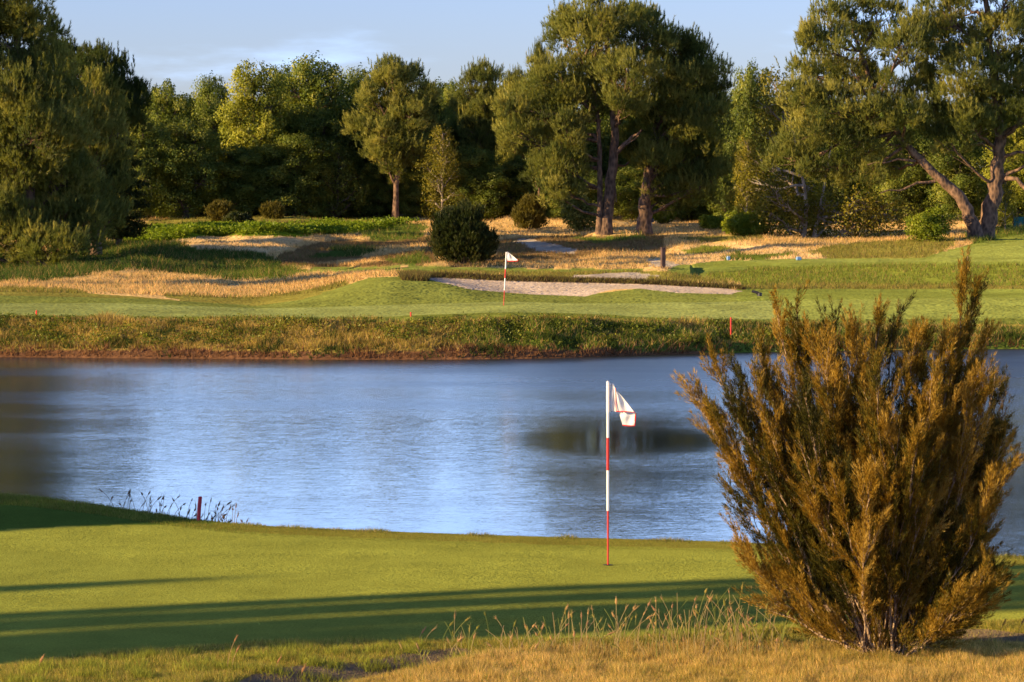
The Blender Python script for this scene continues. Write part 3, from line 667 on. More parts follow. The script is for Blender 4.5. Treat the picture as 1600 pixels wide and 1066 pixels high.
t8 = make_tree('pine_tree', b0, [([b0]+TP([(1546, 335), (1555, 290), (1560, 245), (1562, 200), (1555, 130), (1545, 50), (1540, -50)], d+1), .55, .12)],
     LB([(1470, 20, 34, 28), (1515, 0, 38, 30), (1570, 0, 40, 32), (1450, 55, 28, 26), (1500, 60, 40, 28), (1560, 65, 42, 30), (1600, 60, 34, 34), (1462, 100, 32, 24), (1515, 115, 40, 26), (1575, 125, 40, 28),
         (1490, 155, 36, 20), (1550, 160, 38, 22), (1600, 165, 36, 30), (1505, 195, 40, 20), (1570, 205, 38, 18), (1460, 190, 30, 22), (1480, 225, 34, 16), (1445, 140, 22, 28), (1530, -60, 46, 34), (1590, -70, 40, 36), (1640, 40, 40, 50), (1650, 150, 44, 50), (1640, 230, 40, 30), (1480, -40, 30, 30)], d+1, 1, 8),
     'pine', M_PINE, M_BARK, .70, ex3)
tag(t8, 'largest pine at the right edge with an upright dark trunk and a limb reaching right', 'tree', 'pines standing on the far shore')
d = dfor(1255, 374)
b0 = gbase(1255, d)
t9 = make_tree('birch_tree', b0, [([b0]+TP([(1262, 320), (1250, 260), (1240, 205)], d), .14, .04), ([b0+[.6, 0, 0]]+TP([(1285, 310), (1292, 260), (1300, 225)], d), .11, .03)],
     LB([(1215, 130, 24, 18), (1195, 165, 22, 18), (1230, 165, 30, 22), (1205, 205, 28, 22), (1240, 215, 30, 24), (1195, 250, 26, 20), (1225, 270, 32, 22), (1265, 285, 34, 22), (1205, 300, 26, 18), (1240, 320, 34, 18), (1290, 318, 34, 18), (1335, 312, 34, 18), (1380, 318, 32, 18), (1225, 345, 26, 14), (1260, 350, 30, 14), (1295, 348, 30, 14), (1335, 350, 32, 14), (1375, 348, 28, 14), (1405, 338, 18, 14), (1180, 285, 20, 22), (1195, 330, 20, 16)], d, 1, 9),
     'weep', M_BIRCH, M_BIRCHB, 1.6)
tag(t9, 'weeping birch with yellow green leaves hanging below the leaning pine', 'tree', 'birches along the wood edge')

# ---- the wood behind: a few models of each kind, copied tree by tree
def generic(name, H, hw, kind, lm, bm, seed, low=.12, nl=15, dens=1., trunk_r=.22, size=1., lean=0.):
    global rng
    rng = np.random.default_rng(seed); lob = []
    for i in range(nl):
        t = (i+.5)/nl; z = H*(low+(1-low)*t**.9)
        w = hw*(math.sin(pi*min(1, .18+(.66 if kind == 'leaf' else .76)*t))**.7)*(.62 if kind == 'pine' and t < .3 else 1)
        a = i*2.39996+rng.uniform(-.4, .4); rr0 = w*rng.uniform(.35, .72); s = rng.uniform(.38, .55)*hw*(.75+.25*(1-t))
        if i == nl-1: rr0 *= .3
        lob.append((np.array([cos(a)*rr0, sin(a)*rr0, min(z, H-s*.55)]), (s, s, s*.7)))
    lob.append((np.array([0, 0, H*.55]), (hw*.5, hw*.5, H*.2)))
    return make_tree(name, (0, 0, 0), [([(0, 0, 0), (.1, 0, H*.3), (lean, .1, H*.6), (lean, 0, H*.93)], trunk_r, .05)], lob, kind, lm, bm, dens, size=size)
protos = {}
def proto(key, *a, **k):
    o = generic(*a, **k); protos[key] = [o, False]; return o
proto('oak1', 'oak_tree', 11, 3.8, 'leaf', M_OAK, M_BARKD, 101, .08, 17, 1.0, .3)
proto('oak2', 'oak_tree', 10, 3.2, 'leaf', M_OAK, M_BARKD, 102, .10, 15, 1.0, .25)
proto('oak3', 'oak_tree', 11, 3.4, 'leaf', M_OAK, M_BARKD, 103, .06, 16, 1.0, .25)
proto('light', 'oak_tree', 10.5, 3.2, 'leaf', M_LIGHT, M_BARKD, 104, .10, 16, 1.1, .22)
proto('pineA', 'pine_tree', 12, 3.0, 'pine', M_PINE, M_BARK, 105, .30, 15, 1.0, .22)
proto('pineB', 'pine_tree', 11, 2.4, 'pine', M_PINE, M_BARK, 106, .18, 14, 1.0, .2)
proto('pineD', 'pine_tree', 11, 2.4, 'pine', M_PINED, M_BARK, 107, .15, 14, 1.0, .2)
proto('birch', 'birch_tree', 9, 2.2, 'weep', M_BIRCH, M_BIRCHB, 108, .12, 13, 1.1, .10, lean=.3)
proto('willow', 'willow_tree', 7, 2.6, 'weep', M_OAK, M_BARKD, 109, .10, 12, 1.1, .12)
proto('under', 'shrub', 3.2, 2.4, 'leaf', M_OAK, M_BARKD, 110, .02, 9, .9, .08)
rng = np.random.default_rng(77)
DIM = dict(oak1=(11, 3.8), oak2=(10, 3.2), oak3=(11, 3.4), light=(10.5, 3.2), pineA=(12, 3.), pineB=(11, 2.4), pineD=(11, 2.4), birch=(9, 2.2), willow=(7, 2.6), under=(3.2, 2.4))
def put(key, cx, top, hw, d, label, cat='tree', group=None, ground=None, rz=None):
    p = protos[key]
    if not p[1]: o = p[0]; p[1] = True
    else: o = copy_tree(p[0])
    g = gbase(cx, d) if ground is None else np.array([(cx-CX)/F*d, d, ground])
    H = HC-(top-HY)*d/F-g[2]; h0, w0 = DIM[key]
    w = hw/F*d/w0/(1.0 if key in ('oak1', 'oak2', 'oak3', 'light', 'under') else 1.1)
    o.location = tuple(g); o.scale = (w, w, H/h0); o.rotation_euler = (0, 0, rng.uniform(0, 6.28) if rz is None else rz)
    o['label'] = label; o['category'] = cat
    if group: o['group'] = group
    elif 'group' in o: del o['group']
    return o
put('oak3', 560, 116, 50, 258, 'dark leafy tree filling the gap right of the big oak dome')
put('oak2', 655, 150, 42, 264, 'dark leafy tree low behind the bronze birch')
put('pineB', 722, 152, 34, 262, 'small olive pine left of the round topped olive pine')
put('oak1', 240, 160, 60, 262, 'dark leafy tree behind the left end of the wood')
put('oak2', 785, 150, 50, 262, 'dark leafy tree between the round topped and the lower olive pine')
put('oak1', 950, 130, 60, 262, 'dark leafy tree filling the sky gap behind the two bare trunks')
put('oak1', 1040, 150, 60, 260, 'dark leafy tree high behind the short dark trunk')
put('oak2', 860, 175, 60, 256, 'dark leafy tree behind the left boughs of the centre pine')
G_W = 'trees of the wood behind the far rough'; G_P = 'pines in the edge of the wood'; G_B = 'birches along the wood edge'
put('oak2', 262, 138, 52, 250, 'mid green oak at the left end of the wood, beside the dark round topped pine', group=G_W)
put('oak3', 328, 127, 42, 256, 'narrow topped oak just left of the pale yellow green tree', group=G_W)
put('light', 396, 112, 58, 246, 'pale yellow green tree, the brightest crown of the wood', group=G_W)
put('oak1', 492, 100, 78, 252, 'biggest rounded oak dome of the wood, right of the pale tree', group=G_W)
put('oak3', 440, 112, 40, 262, 'dark oak top showing between the pale tree and the big oak dome', group=G_W)
put('oak2', 290, 195, 62, 240, 'lower leafy oak in front of the left end of the wood', group=G_W)
put('oak1', 375, 232, 66, 243, 'low dark oak under the pale yellow green tree', group=G_W)
put('oak3', 460, 215, 62, 243, 'low dark oak under the left half of the big oak dome', group=G_W)
put('willow', 527, 232, 52, 244, 'small weeping tree with drooping twigs in front of the big oak dome', group=G_W)
put('pineA', 618, 104, 74, 243, 'pine with a bare thin trunk right of the big oak dome', group=G_P)
put('pineD', 668, 148, 26, 262, 'slim dark pine tip right of the thin trunked pine', group=G_P)
put('birch', 690, 200, 42, 238, 'bronze birch with a pale forked trunk behind the dark heath bush', group=G_B)
put('oak2', 706, 138, 26, 266, 'small dark oak top in the gap between two pine crowns', group=G_W)
put('pineB', 752, 110, 46, 254, 'round topped olive pine left of the centre pine', group=G_P)
put('pineB', 806, 122, 36, 250, 'lower olive pine touching the left side of the centre pine', group=G_P)
put('pineB', 842, 82, 24, 244, 'thin spiky pine tip rising beside the centre pine crown', group=G_P)
put('oak3', 575, 225, 48, 250, 'dark leafy tree in the shade left of the thin trunked pine', group=G_W)
put('oak1', 745, 235, 56, 246, 'dark leafy tree in the shade behind the dark heath bush', group=G_W)
put('oak2', 815, 250, 52, 248, 'dark leafy tree under the left boughs of the centre pine', group=G_W)
put('oak1', 1172, 112, 44, 244, 'blue green oak in the gap right of the centre pines', group=G_W)
put('birch', 1166, 215, 30, 225, 'thin birch with a pale trunk in the gap right of the centre pines', group=G_B)
put('oak3', 1140, 230, 34, 240, 'dark low tree behind the right side of the centre pines', group=G_W)
put('oak2', 900, 270, 50, 240, 'low leafy tree behind the two bare trunks', group=G_W)
put('oak3', 985, 262, 46, 246, 'low leafy tree between the two groups of bare trunks', group=G_W)
put('oak1', 1070, 250, 52, 246, 'low leafy tree behind the short dark trunk', group=G_W)
put('light', 1590, 195, 52, 230, 'sunlit leafy tree behind the upright trunk at the right edge', group=G_W)
put('oak2', 1500, 215, 50, 236, 'leafy tree seen between the leaning and the upright trunk', group=G_W)
put('birch', 1571, 262, 22, 205, 'small birch with a white forked stem right of the upright trunk', group=G_B)
put('oak2', 1420, 180, 56, 240, 'leafy tree behind the leaning pine and the round bush', group=G_W)
put('oak3', 1330, 170, 56, 244, 'leafy tree hidden behind the crown of the leaning pine', group=G_W)
put('oak1', 1240, 165, 52, 250, 'leafy tree rising behind the weeping birch', group=G_W)
k_ = 0
for cx, top, hw, dd in [(225, 172, 50, 257), (300, 158, 48, 259), (352, 168, 46, 251), (440, 172, 50, 250), (505, 178, 52, 248), (556, 172, 46, 252), (602, 198, 40, 254), (648, 190, 42, 253), (700, 182, 44, 256), (752, 186, 46, 257), (800, 200, 46, 255), (850, 215, 44, 254),
                        (268, 236, 44, 247), (335, 248, 44, 248), (420, 252, 46, 248), (505, 256, 44, 248), (590, 258, 40, 247), (655, 254, 40, 246), (712, 258, 40, 249), (775, 262, 44, 250), (1120, 262, 40, 250), (1150, 190, 40, 256)]:
    put(['oak2', 'oak3', 'oak1'][k_ % 3], cx, top, hw, dd, 'mid height leafy tree closing the wall of foliage between the taller crowns', group='mid height trees of the wood'); k_ += 1
# left part of the wood behind the left pines, and beyond both edges
for cx, top, hw, dd in [(215, 185, 50, 238), (140, 170, 60, 245), (60, 150, 60, 242), (-30, 140, 66, 250), (-120, 120, 70, 240), (-230, 125, 74, 246), (-350, 110, 80, 238), (-480, 120, 80, 250), (-620, 110, 90, 240), (-780, 120, 90, 250), (-950, 120, 90, 245),
                        (1680, 150, 60, 236), (1780, 140, 70, 244), (1900, 130, 80, 240), (2040, 140, 80, 246)]:
    put(random.choice(['oak1', 'oak2', 'oak3']), cx, top, hw, dd, 'leafy tree of the wood continuing behind and beyond the edge pines', group='trees of the wood at the picture edges')
for cx, top, hw, dd in [(-95, 60, 70, 168), (-230, 40, 80, 190), (-260, 100, 70, 150), (-420, 60, 90, 200)]:
    put('pineB', cx, top, hw, dd, 'pine standing left of the huge left pine, beyond the edge', group='pines beyond the left edge')
i = 0
for cx in np.arange(-320, 1950, 62):
    put(['oak3', 'oak1', 'pineD', 'oak2'][i % 4], cx+rng.uniform(-12, 12), rng.uniform(135, 170), rng.uniform(50, 66), 284+rng.uniform(-6, 10), 'tree of the back row closing the wood behind the front crowns', group='back row trees of the wood'); i += 1
for cx in np.arange(-300, 1900, 44):
    if 880 < cx < 1040: continue
    put('under', cx+rng.uniform(-10, 10), rng.uniform(268, 296), rng.uniform(32, 46), rng.uniform(264, 272), 'leafy undergrowth shrub in the shade at the foot of the wood', 'shrub', 'undergrowth shrubs along the foot of the wood')
# trees behind the camera's left that throw the long shadows over the near green
def caster(key, c, Ld, H, w, label):
    X = -Ld*cos(radians(SUN_AZ)); Y = (c+X*sin(radians(SUN_AZ)))/cos(radians(SUN_AZ))
    p = protos[key]; o = copy_tree(p[0]); h0, w0 = DIM[key]
    o.location = (X, Y, 1.15); o.scale = (w/w0, w/w0, H/h0); o['label'] = label; o['category'] = 'tree'; o['group'] = 'trees left of the near green'; o.rotation_euler = (0, 0, rng.uniform(0, 6))
for k, c, Ld, H, w in [('pineB', 34.3, 44, 13.2, .28), ('pineA', 33.5, 47, 14.2, .5), ('pineA', 32.45, 50, 14.6, .52), ('pineB', 31.65, 43, 12.8, .38), ('pineB', 31.0, 46, 13.2, .28), ('pineA', 36.7, 42, 8.0, .45), ('pineB', 45.6, 46, 14, 3.0), ('oak1', 50, 50, 14, 3.2), ('pineB', 43.3, 40, 9.6, 1.0), ('oak2', 54, 52, 15, 3.4)]:
    caster(k, c, Ld, H, w, 'unseen extra tree added to thicken the shadow over the near green')
    if w < 2: caster('pineB', c-.1, Ld+2.6, H+.4, w*.9, 'unseen extra tree added to thicken the shadow over the near green')  # extra tree added behind each slim one so its shadow leaks less light

# ---------------------------------------------------------------- bushes on the far shore
def bush(name, cx, by, top, hw, d, kind, lm, label, seed, n=10, size=1., flat=1., group=None, cat='bush'):
    global rng
    rng = np.random.default_rng(seed)
    d = dfor(cx, by); g = gbase(cx, d); H = HC-(top-HY)*d/F-g[2]; w = hw/F*d; root = empty(name, g); fol = MB(); st_ = MB()
    for i in range(n):
        a = i*2.4; r0 = w*.62*math.sqrt((i+.3)/n); hh = H*rng.uniform(.22, .70)*(1-.35*(r0/w)**2)*flat
        c = np.array([cos(a)*r0, sin(a)*r0*.8, hh]); s = np.array([w*.42, w*.42, H*.34])
        limb(st_, (cos(a)*w*.1, sin(a)*w*.1, -.1), c, .05*size, .015*size, 0, 4, 4)
        nb = 30; dr, q = shell(nb, .4, .35); cp = c+dr*s*q[:, None]; cp[:, 2] = np.maximum(cp[:, 2], .08); ct = np.clip(rng.normal(.5, .2, nb), 0, 1)
        if kind == 'spray':
            nt_ = 18; P0 = np.repeat(cp, nt_, 0)+rng.normal(0, .14*size, (nb*nt_, 3)); P0[:, 2] = np.maximum(P0[:, 2], .02)
            D = norm(np.repeat(dr, nt_, 0)*.5+[0, 0, 1.]+rng.normal(0, .2, P0.shape)); tufts(fol, P0, D, 7, .26*size, .04*size, np.repeat(ct, nt_), (.05, .45), nrm=np.repeat(dr, nt_, 0))
        else:
            nt_ = 34; o_ = norm(rng.normal(size=(nb*nt_, 3))); P0 = np.repeat(cp, nt_, 0)+o_*.26*size; P0[:, 2] = np.maximum(P0[:, 2], .02)
            leaves(fol, P0, norm(o_+rng.normal(0, .6, P0.shape)), .13*size, np.repeat(ct, nt_), .7, nrm=o_*.5+np.repeat(dr, nt_, 0))
    st_.build('stems', M_BARKD, root); fol.build('foliage', lm, root); tag(root, label, cat, group)
    return root
bush('heath_bush', 726, 412, 338, 53, 183, 'spray', M_DARKB, 'wide dark heath bush standing alone left of the small far flag', 201, 26, 1.0, 1.3)
bush('scrub_bush', 345, 352, 318, 22, 222, 'spray', M_GORSE, 'taller bronze half of the scrub clump above the bright ferns', 202, 9, .9)
bush('scrub_bush', 374, 354, 332, 28, 222, 'leaf', M_DARKB, 'lower grey half of the scrub clump above the bright ferns', 203, 8, .9)
bush('scrub_bush', 425, 342, 318, 18, 232, 'spray', M_GORSE, 'small bronze bush with two upright tips at the foot of the wood', 204, 7, .9)
bush('broom_bush', 825, 358, 310, 27, 212, 'spray', M_GORSE, 'bronze green broom bush left of the two bare trunks', 205, 9, 1.)
bush('leafy_bush', 905, 362, 298, 32, 206, 'leaf', M_PINE, 'olive leafy bush touching the left side of the two bare trunks', 206, 10, 1.)
bush('broom_bush', 1034, 350, 312, 22, 214, 'spray', M_FERNB, 'yellow green broom bush right of the short dark trunk', 207, 8, .9)
bush('leafy_bush', 1085, 346, 318, 28, 216, 'leaf', M_OAK, 'low dark bush under the right boughs of the centre pines', 208, 8, .9)
bush('bracken_clump', 1165, 368, 330, 42, 200, 'leaf', M_FERNB, 'bright green bracken clump left of the weeping birch', 209, 16, 1., 1.)
bush('bracken_clump', 1115, 358, 338, 26, 208, 'leaf', M_FERNB, 'low green bracken clump, left end of the bracken', 210, 8, .9, .9)
bush('round_bush', 1452, 378, 318, 44, 158, 'leaf', M_FERNB, 'rounded dense green bush beside the leaning pine trunk', 211, 12, .8)
bush('leafy_bush', 1575, 350, 318, 26, 180, 'leaf', M_OAK, 'low green bush behind the upright trunk at the right edge', 212, 8, .9)
bush('leafy_bush', 1620, 348, 316, 26, 178, 'leaf', M_OAK, 'low green bush cut by the right edge under the pine limb', 213, 8, .9)

# ---------------------------------------------------------------- grass of the far shore
rng = np.random.default_rng(5)
def blades(mb, X, Y, Z, h, w, col, lean=.35, bias=(0, 0)):
    n = len(X); a = rng.uniform(0, 2*pi, n); wx = np.cos(a)*w/2; wy = np.sin(a)*w/2*.6
    B = np.stack([X, Y, Z-.03], -1); T = B+np.stack([rng.normal(bias[0], lean, n)*h, rng.normal(bias[1], lean, n)*h, h+.03], -1)
    V = np.stack([B+np.stack([-wx, -wy, 0*X], -1), B+np.stack([wx, wy, 0*X], -1), T], 1).reshape(-1, 3)
    mb.add(V, np.arange(3*n).reshape(-1, 3), np.repeat(col, 3, 0))
def far_points(n, d0, d1, x0=-60, x1=1660, p=1.0):
    d = d0+(d1-d0)*rng.uniform(size=n)**p; x = rng.uniform(x0, x1, n); X = (x-CX)/F*d; z = far_z(x, d)
    y = HY+(HC-z)*F/d; return x, d, X, z, y
groups = {'dry_grass': ('tan', 'tanl', 'brown', 'lip'), 'rough_grass': ('mix', 'roughl', 'rough', 'darkg'), 'bank_grass': ('bank', 'soil')}
mbs = {k: MB() for k in groups}; mbs['bracken_ferns'] = MB()
for n, d0, d1 in [(170000, 145, 200), (90000, 200, 264), (130000, 113, 123.5)]:
    x, d, X, z, y = far_points(n, d0, d1)
    zz = zone_far(x, y, d, X); hz = np.array([HGT[k] for k in KEYS])[zz]
    patch = fbm(X/1.3+7, d/2.2, 61); hm = hz*np.clip(.35+patch*1.25, .3, 1.5)*rng.uniform(.5, 1.2, n)
    wob = rng.uniform(.75, 1.3, (n, 1))
    c = CARR[zz]*wob*(.75+.5*patch[:, None])
    for gname, ks in groups.items():
        m = np.isin(zz, [KEYS.index(k) for k in ks]) & (hz > 0) & (z > .02) & ((patch > .30) if d0 > 120 else (patch > .2))
        if gname == 'bank_grass': m = np.isin(zz, [KEYS.index(k) for k in ('bank', 'soil', 'rough')]) & (d < 123.5) & (z > .03) & (d0 < 120)
        elif d0 < 120: continue
        if m.sum() == 0: continue
        cc = c[m]
        if gname == 'bank_grass':
            k2 = rng.uniform(size=m.sum()); lowz = z[m] < .5
            cc = np.where((k2 < .3)[:, None], np.array([.42, .28, .10]), cc); lowz = z[m] < .26+rng.normal(0, .1, m.sum()); cc = np.where((lowz & (k2 < .75))[:, None], np.array([.22, .11, .05])*rng.uniform(.6, 1.3, (m.sum(), 1)), cc)
            pv = fbm(X[m]/.7, d[m]/.6, 91)[:, None]; cc = cc*np.clip(.25+1.5*pv, .35, 1.5); cc = np.where((pv < .40) & (k2 < .7)[:, None], np.array([.06, .085, .02]), cc)
            blades(mbs[gname], X[m], d[m], z[m], hm[m]*(.35+1.0*fbm(X[m]/.9, d[m]/.5, 92)), .05, cc, .55)
        else:
            k2 = rng.uniform(size=m.sum())
            if gname == 'rough_grass': cc = np.where((k2 < .18)[:, None], np.array([.34, .24, .08]), cc)
            else: cc = np.where((k2 < .10)[:, None], np.array([.16, .18, .04]), cc)
            blades(mbs[gname], X[m], d[m], z[m], hm[m], .045, cc, .5)
M_BLADEF = M_BLADE
o = mbs['dry_grass'].build('dry_grass', M_BLADEF); tag(o, 'tall straw coloured dry grass covering the rough of the far shore', 'grass', kind='stuff')
o = mbs['rough_grass'].build('rough_grass', M_BLADEF); tag(o, 'green uncut grass in patches on the far shore', 'grass', kind='stuff')
o = mbs['bank_grass'].build('bank_grass', M_BLADEF); tag(o, 'shaggy green and brown grass on the steep bank above the water', 'grass', kind='stuff')
lb = MB(); n = 9000; x = np.concatenate([rng.uniform(628, 668, 3000), rng.uniform(650, 1160, 6000)]); d = np.concatenate([rng.uniform(140, 146.3, 3000), rng.uniform(146.05, 146.8, 6000)])
X = (x-CX)/F*d; z = far_z(x, d); hh = np.where(np.arange(n) < 3000, .34, .15)*rng.uniform(.4, 1.2, n)  # left end grown taller to throw shade on the bunker sand
blades(lb, X, d, z, hh, .05, np.where((rng.uniform(size=n) < .5)[:, None], [.16, .11, .045], [.22, .19, .05])*rng.uniform(.6, 1.2, (n, 1)), .45, (0, -.15))
o = lb.build('bunker_edge_grass', M_BLADEF); tag(o, 'brown fringe of uncut grass along the top lip of the sand bunker, made taller at its left end to shade the sand', 'grass', kind='stuff')
# leafy weeds on the bank and ferns
fb = MB(); x, d, X, z, y = far_points(4200, 114.5, 121.5)
zz = zone_far(x, y, d, X); m = np.isin(zz, [KEYS.index('rough'), KEYS.index('bank')]) & (z > .35) & (fbm(X/1.0, d/1., 63) > .5)
P0 = np.repeat(np.stack([X, d, z+.08], -1)[m], 26, 0); P0 = P0+rng.normal(0, 1, P0.shape)*[.22, .2, .08]
leaves(fb, P0, norm(rng.normal(size=P0.shape)+[0, -.3, .8]), .085, np.repeat(np.clip(rng.normal(.45, .25, m.sum()), 0, 1), 26), .6)
M_WEED = leafmat('weed_leaves', [(.0, (.05, .07, .010)), (.5, (.13, .16, .018)), (1., (.24, .22, .03))])
o = fb.build('bank_weeds', M_WEED); tag(o, 'low leafy weeds tangled on the bank above the water', 'weeds', kind='stuff')
fb = MB(); x, d, X, z, y = far_points(26000, 200, 245, 180, 1300)
zz = zone_far(x, y, d, X); m = (zz == KEYS.index('fern')) & (fbm(X/1.6, d/2.5, 81) > .42)
P0 = np.repeat(np.stack([X, d, z+.12], -1)[m], 22, 0); P0 = P0+rng.normal(0, 1, P0.shape)*[.28, .28, .09]+np.repeat((rng.uniform(0, .28, (m.sum(), 1))*[0, 0, 1]), 22, 0)
leaves(fb, P0, norm(rng.normal(size=P0.shape)+[0, 0, .6]), .2, np.repeat(np.clip(rng.normal(.5, .2, m.sum()), 0, 1), 22), .45)
o = fb.build('bracken_ferns', M_FERN); tag(o, 'band of bright green bracken in front of the wood', 'ferns', kind='stuff')

# ---------------------------------------------------------------- grass of the near ground
mbn = MB()
n = 330000
d = 29.3+(34.6-29.3)*rng.uniform(size=n); x = rng.uniform(-40, 1640, n); X = (x-CX)/F*d; z = near_z(x, d); y = HY+(HC-z)*F/d
e = EDGE(x); t = TANE(x); c = zone_near(x, y, d, X)
issoil = np.abs(c-np.array(CN['soil'])).sum(1) < 1e-6
pt = fbm(X/.22, d/.3, 71); pt2 = fbm(X/.7, d/.7, 72)
h = np.where(y > t, .070, .045)*np.clip(.3+pt*1.2, .3, 1.5)*rng.uniform(.4, 1.3, n)*(.55+1.5*fbm(X/.16+3, d/.35, 73)**2)
m = (y > e+rng.uniform(-1, 3, n)) & ~(issoil & (rng.uniform(size=n) < .93)) & (y < 1090)
k = rng.uniform(size=n)[:, None]; s_ = (y > t)[:, None]
cc = np.where(s_, np.where(k < .45*(pt2[:, None]*2), [.66, .45, .15], np.where(k < .85, [.48, .34, .08], [.18, .21, .03])), np.where(k < .3, [.52, .38, .10], np.where(k < .8, [.34, .31, .05], [.17, .20, .03])))
cc = cc*rng.uniform(.65, 1.3, (n, 1))
blades(mbn, X[m], d[m], z[m], h[m], .0075, cc[m], .45)
# fine collar blades along the crest by the water
n = 60000; x = rng.uniform(-40, 1640, n); dc, zc = crest(x); d = dc+rng.uniform(-1.2, .5, n); X = (x-CX)/F*d; z = near_z(x, d)
left = np.clip((430-x)/300, 0, 1); hh = (.012+.035*left)*rng.uniform(.5, 1.4, n)
cc = np.where((rng.uniform(size=n) < .75)[:, None], [.17, .20, .03], [.3, .25, .06])*rng.uniform(.7, 1.3, (n, 1))
blades(mbn, X, d, z, hh, .010, cc, .5)
n = 16000; x = rng.uniform(-40, 1640, n); dc, zc = crest(x); d = dc+rng.uniform(-.25, .45, n); X = (x-CX)/F*d; z = near_z(x, d); m = fbm(X/.35, d*0, 75) > .5
blades(mbn, X[m], d[m], z[m], (rng.uniform(.02, .075, n)*(fbm(X/.35, d*0, 75)-.3)*2)[m], .010, (np.where((rng.uniform(size=n) < .6)[:, None], [.19, .20, .04], [.36, .28, .09])*rng.uniform(.6, 1.3, (n, 1)))[m], .5)
# greener tufts on the lip
for q in range(90):
    x0 = rng.uniform(20, 760); y0 = EDGE(x0)+rng.uniform(12, 45)*(1-.3*(x0 > 600)); d0 = 4.4*F/(y0-HY)
    if y0 > TANE(x0)+6: continue
    k = int(rng.uniform(40, 110)); X = (x0-CX)/F*d0+rng.normal(0, .05, k); D_ = d0+rng.normal(0, .05, k); z = near_z(X/D_*F+CX, D_)
    blades(mbn, X, D_, z, rng.uniform(.04, .11, k), .009, np.array([.30, .31, .045])*rng.uniform(.6, 1.3, (k, 1)), .55)
o = mbn.build('short_grass', M_BLADE); tag(o, 'short mixed green and straw grass along the front edge and rim of the near green', 'grass', kind='stuff')
# tall seeding stalks
mbt = MB()
def stalk(x0, d0, h, lean, head, c):
    X0 = (x0-CX)/F*d0; z0 = near_z(np.array([x0]), np.array([d0]))[0]; t = np.linspace(0, 1, 6)[:, None]
    p = np.array([X0, d0, z0-.02])+np.concatenate([lean*h*t**2, rng.normal(0, .1)*h*t**2, h*t], 1)
    tube(mbt, p, np.linspace(.0042, .0026, 6), 3, np.array(c), cap=False)
    if head > 0:
        a = p[-1]; dr = norm(p[-1]-p[-2]); tt = np.linspace(0, 1, 6)
        hp = a-dr*head*.3+dr*head*tt[:, None]; hp[:, 0] += lean*head*.4*tt**2
        tube(mbt, hp, .010*np.array([.3, .9, 1., .8, .5, .1])*rng.uniform(.6, 1.3), 5, np.array(c)*np.array([1.05, .85, .8]), cap=False)
        for _ in range(10):
            q = a+dr*head*rng.uniform(-.3, .7); limb_ = np.array([q, q+dr*.02+rng.normal(0, .012, 3)]); tube(mbt, limb_, [.002, .001], 3, np.array(c)*.9, cap=False)
for q in range(250):
    x0 = random.choice([rng.uniform(640, 1240), rng.normal(1150, 60), rng.normal(1000, 80), rng.normal(820, 90)])
    x0 = float(np.clip(x0, 630, 1290)); hmax = np.interp(x0, [630, 720, 800, 1000, 1110, 1200, 1290], [.12, .28, .32, .42, .55, .5, .3])
    h = hmax*rng.uniform(.25, 1.05); c = random.choice([(.50, .40, .18), (.46, .36, .16), (.27, .30, .07), (.42, .30, .16), (.34, .34, .10)])
    stalk(x0, rng.uniform(31.6, 33.0), h, rng.normal(.05, .28), rng.uniform(.03, .08) if rng.uniform() < .6 else 0, c)
for x0, h in [(355, .3), (362, .2), (470, .08), (1590, .2), (1500, .15), (1560, .18), (1480, .2), (430, .12), (60, .1)]: stalk(x0, 30.9 if x0 < 500 else 33, h, .25, .08, (.45, .3, .14))
for q in range(70):
    x0 = rng.choice([rng.normal(215, 22), rng.normal(300, 35), rng.normal(345, 15)]); x0 = float(np.clip(x0, 170, 400)); dc, zc = crest(x0)
    stalk(x0, float(dc)+rng.uniform(0, .4), rng.uniform(.06, .30), rng.normal(.1, .3), rng.uniform(.03, .07), (.22, .16, .10))
for q in range(40):
    x0 = rng.uniform(1040, 1240); 
    for w_ in range(4): stalk(x0+rng.normal(0, 3), 32.6, rng.uniform(.08, .25), rng.normal(0, .25), 0, (.30, .30, .06))
o = mbt.build('tall_grass', M_BLADE); tag(o, 'tall seeding grass stalks in front of the near green and by the near stake', 'grass', kind='stuff')

# ---------------------------------------------------------------- the big amber bush
rng = np.random.default_rng(99)
d0 = 32.0; bx = 1385; base = np.array([(bx-CX)/F*d0, d0, near_z(np.array([float(bx)]), np.array([d0]))[0]])
root = empty('amber_bush', base); tag(root, 'big amber brown heath bush with feathery upright sprays on the near bank', 'bush')
stem = MB(); fol = MB()
outline = [(1068, 598, .2), (1105, 552, .6), (1140, 540, .8), (1175, 520, .9), (1210, 442, .5), (1242, 462, .6), (1268, 480, .9), (1300, 478, 1), (1335, 472, 1), (1370, 485, 1), (1400, 470, .9), (1425, 492, .9), (1450, 500, .8), (1480, 520, .8), (1515, 382, .3), (1528, 420, .3), (1540, 500, .5), (1568, 560, .6), (1590, 620, .4),
           (1560, 700, .6), (1552, 790, .6), (1548, 880, .5), (1500, 950, .4), (1240, 950, .4), (1215, 890, .6), (1545, 840, .6), (1130, 690, .6), (1140, 770, .6), (1150, 850, .6), (1190, 920, .5), (1520, 930, .4), (1100, 640, .3)]
plP = []; plD = []; plL = []; plT = []; plW = []
def spray(p, dr, ln, wd, tn): plP.append(p); plD.append(dr); plL.append(ln); plW.append(wd); plT.append(tn)
outline = [(1375+(a-1375)*(.93 if b > 500 else .97), b+(24 if 400 < b < 560 else 6), c) for a, b, c in outline]
ends = []
for (ex_, ey_, dp) in outline: ends.append((ex_, ey_, rng.uniform(-.35, .35)*dp, .97))
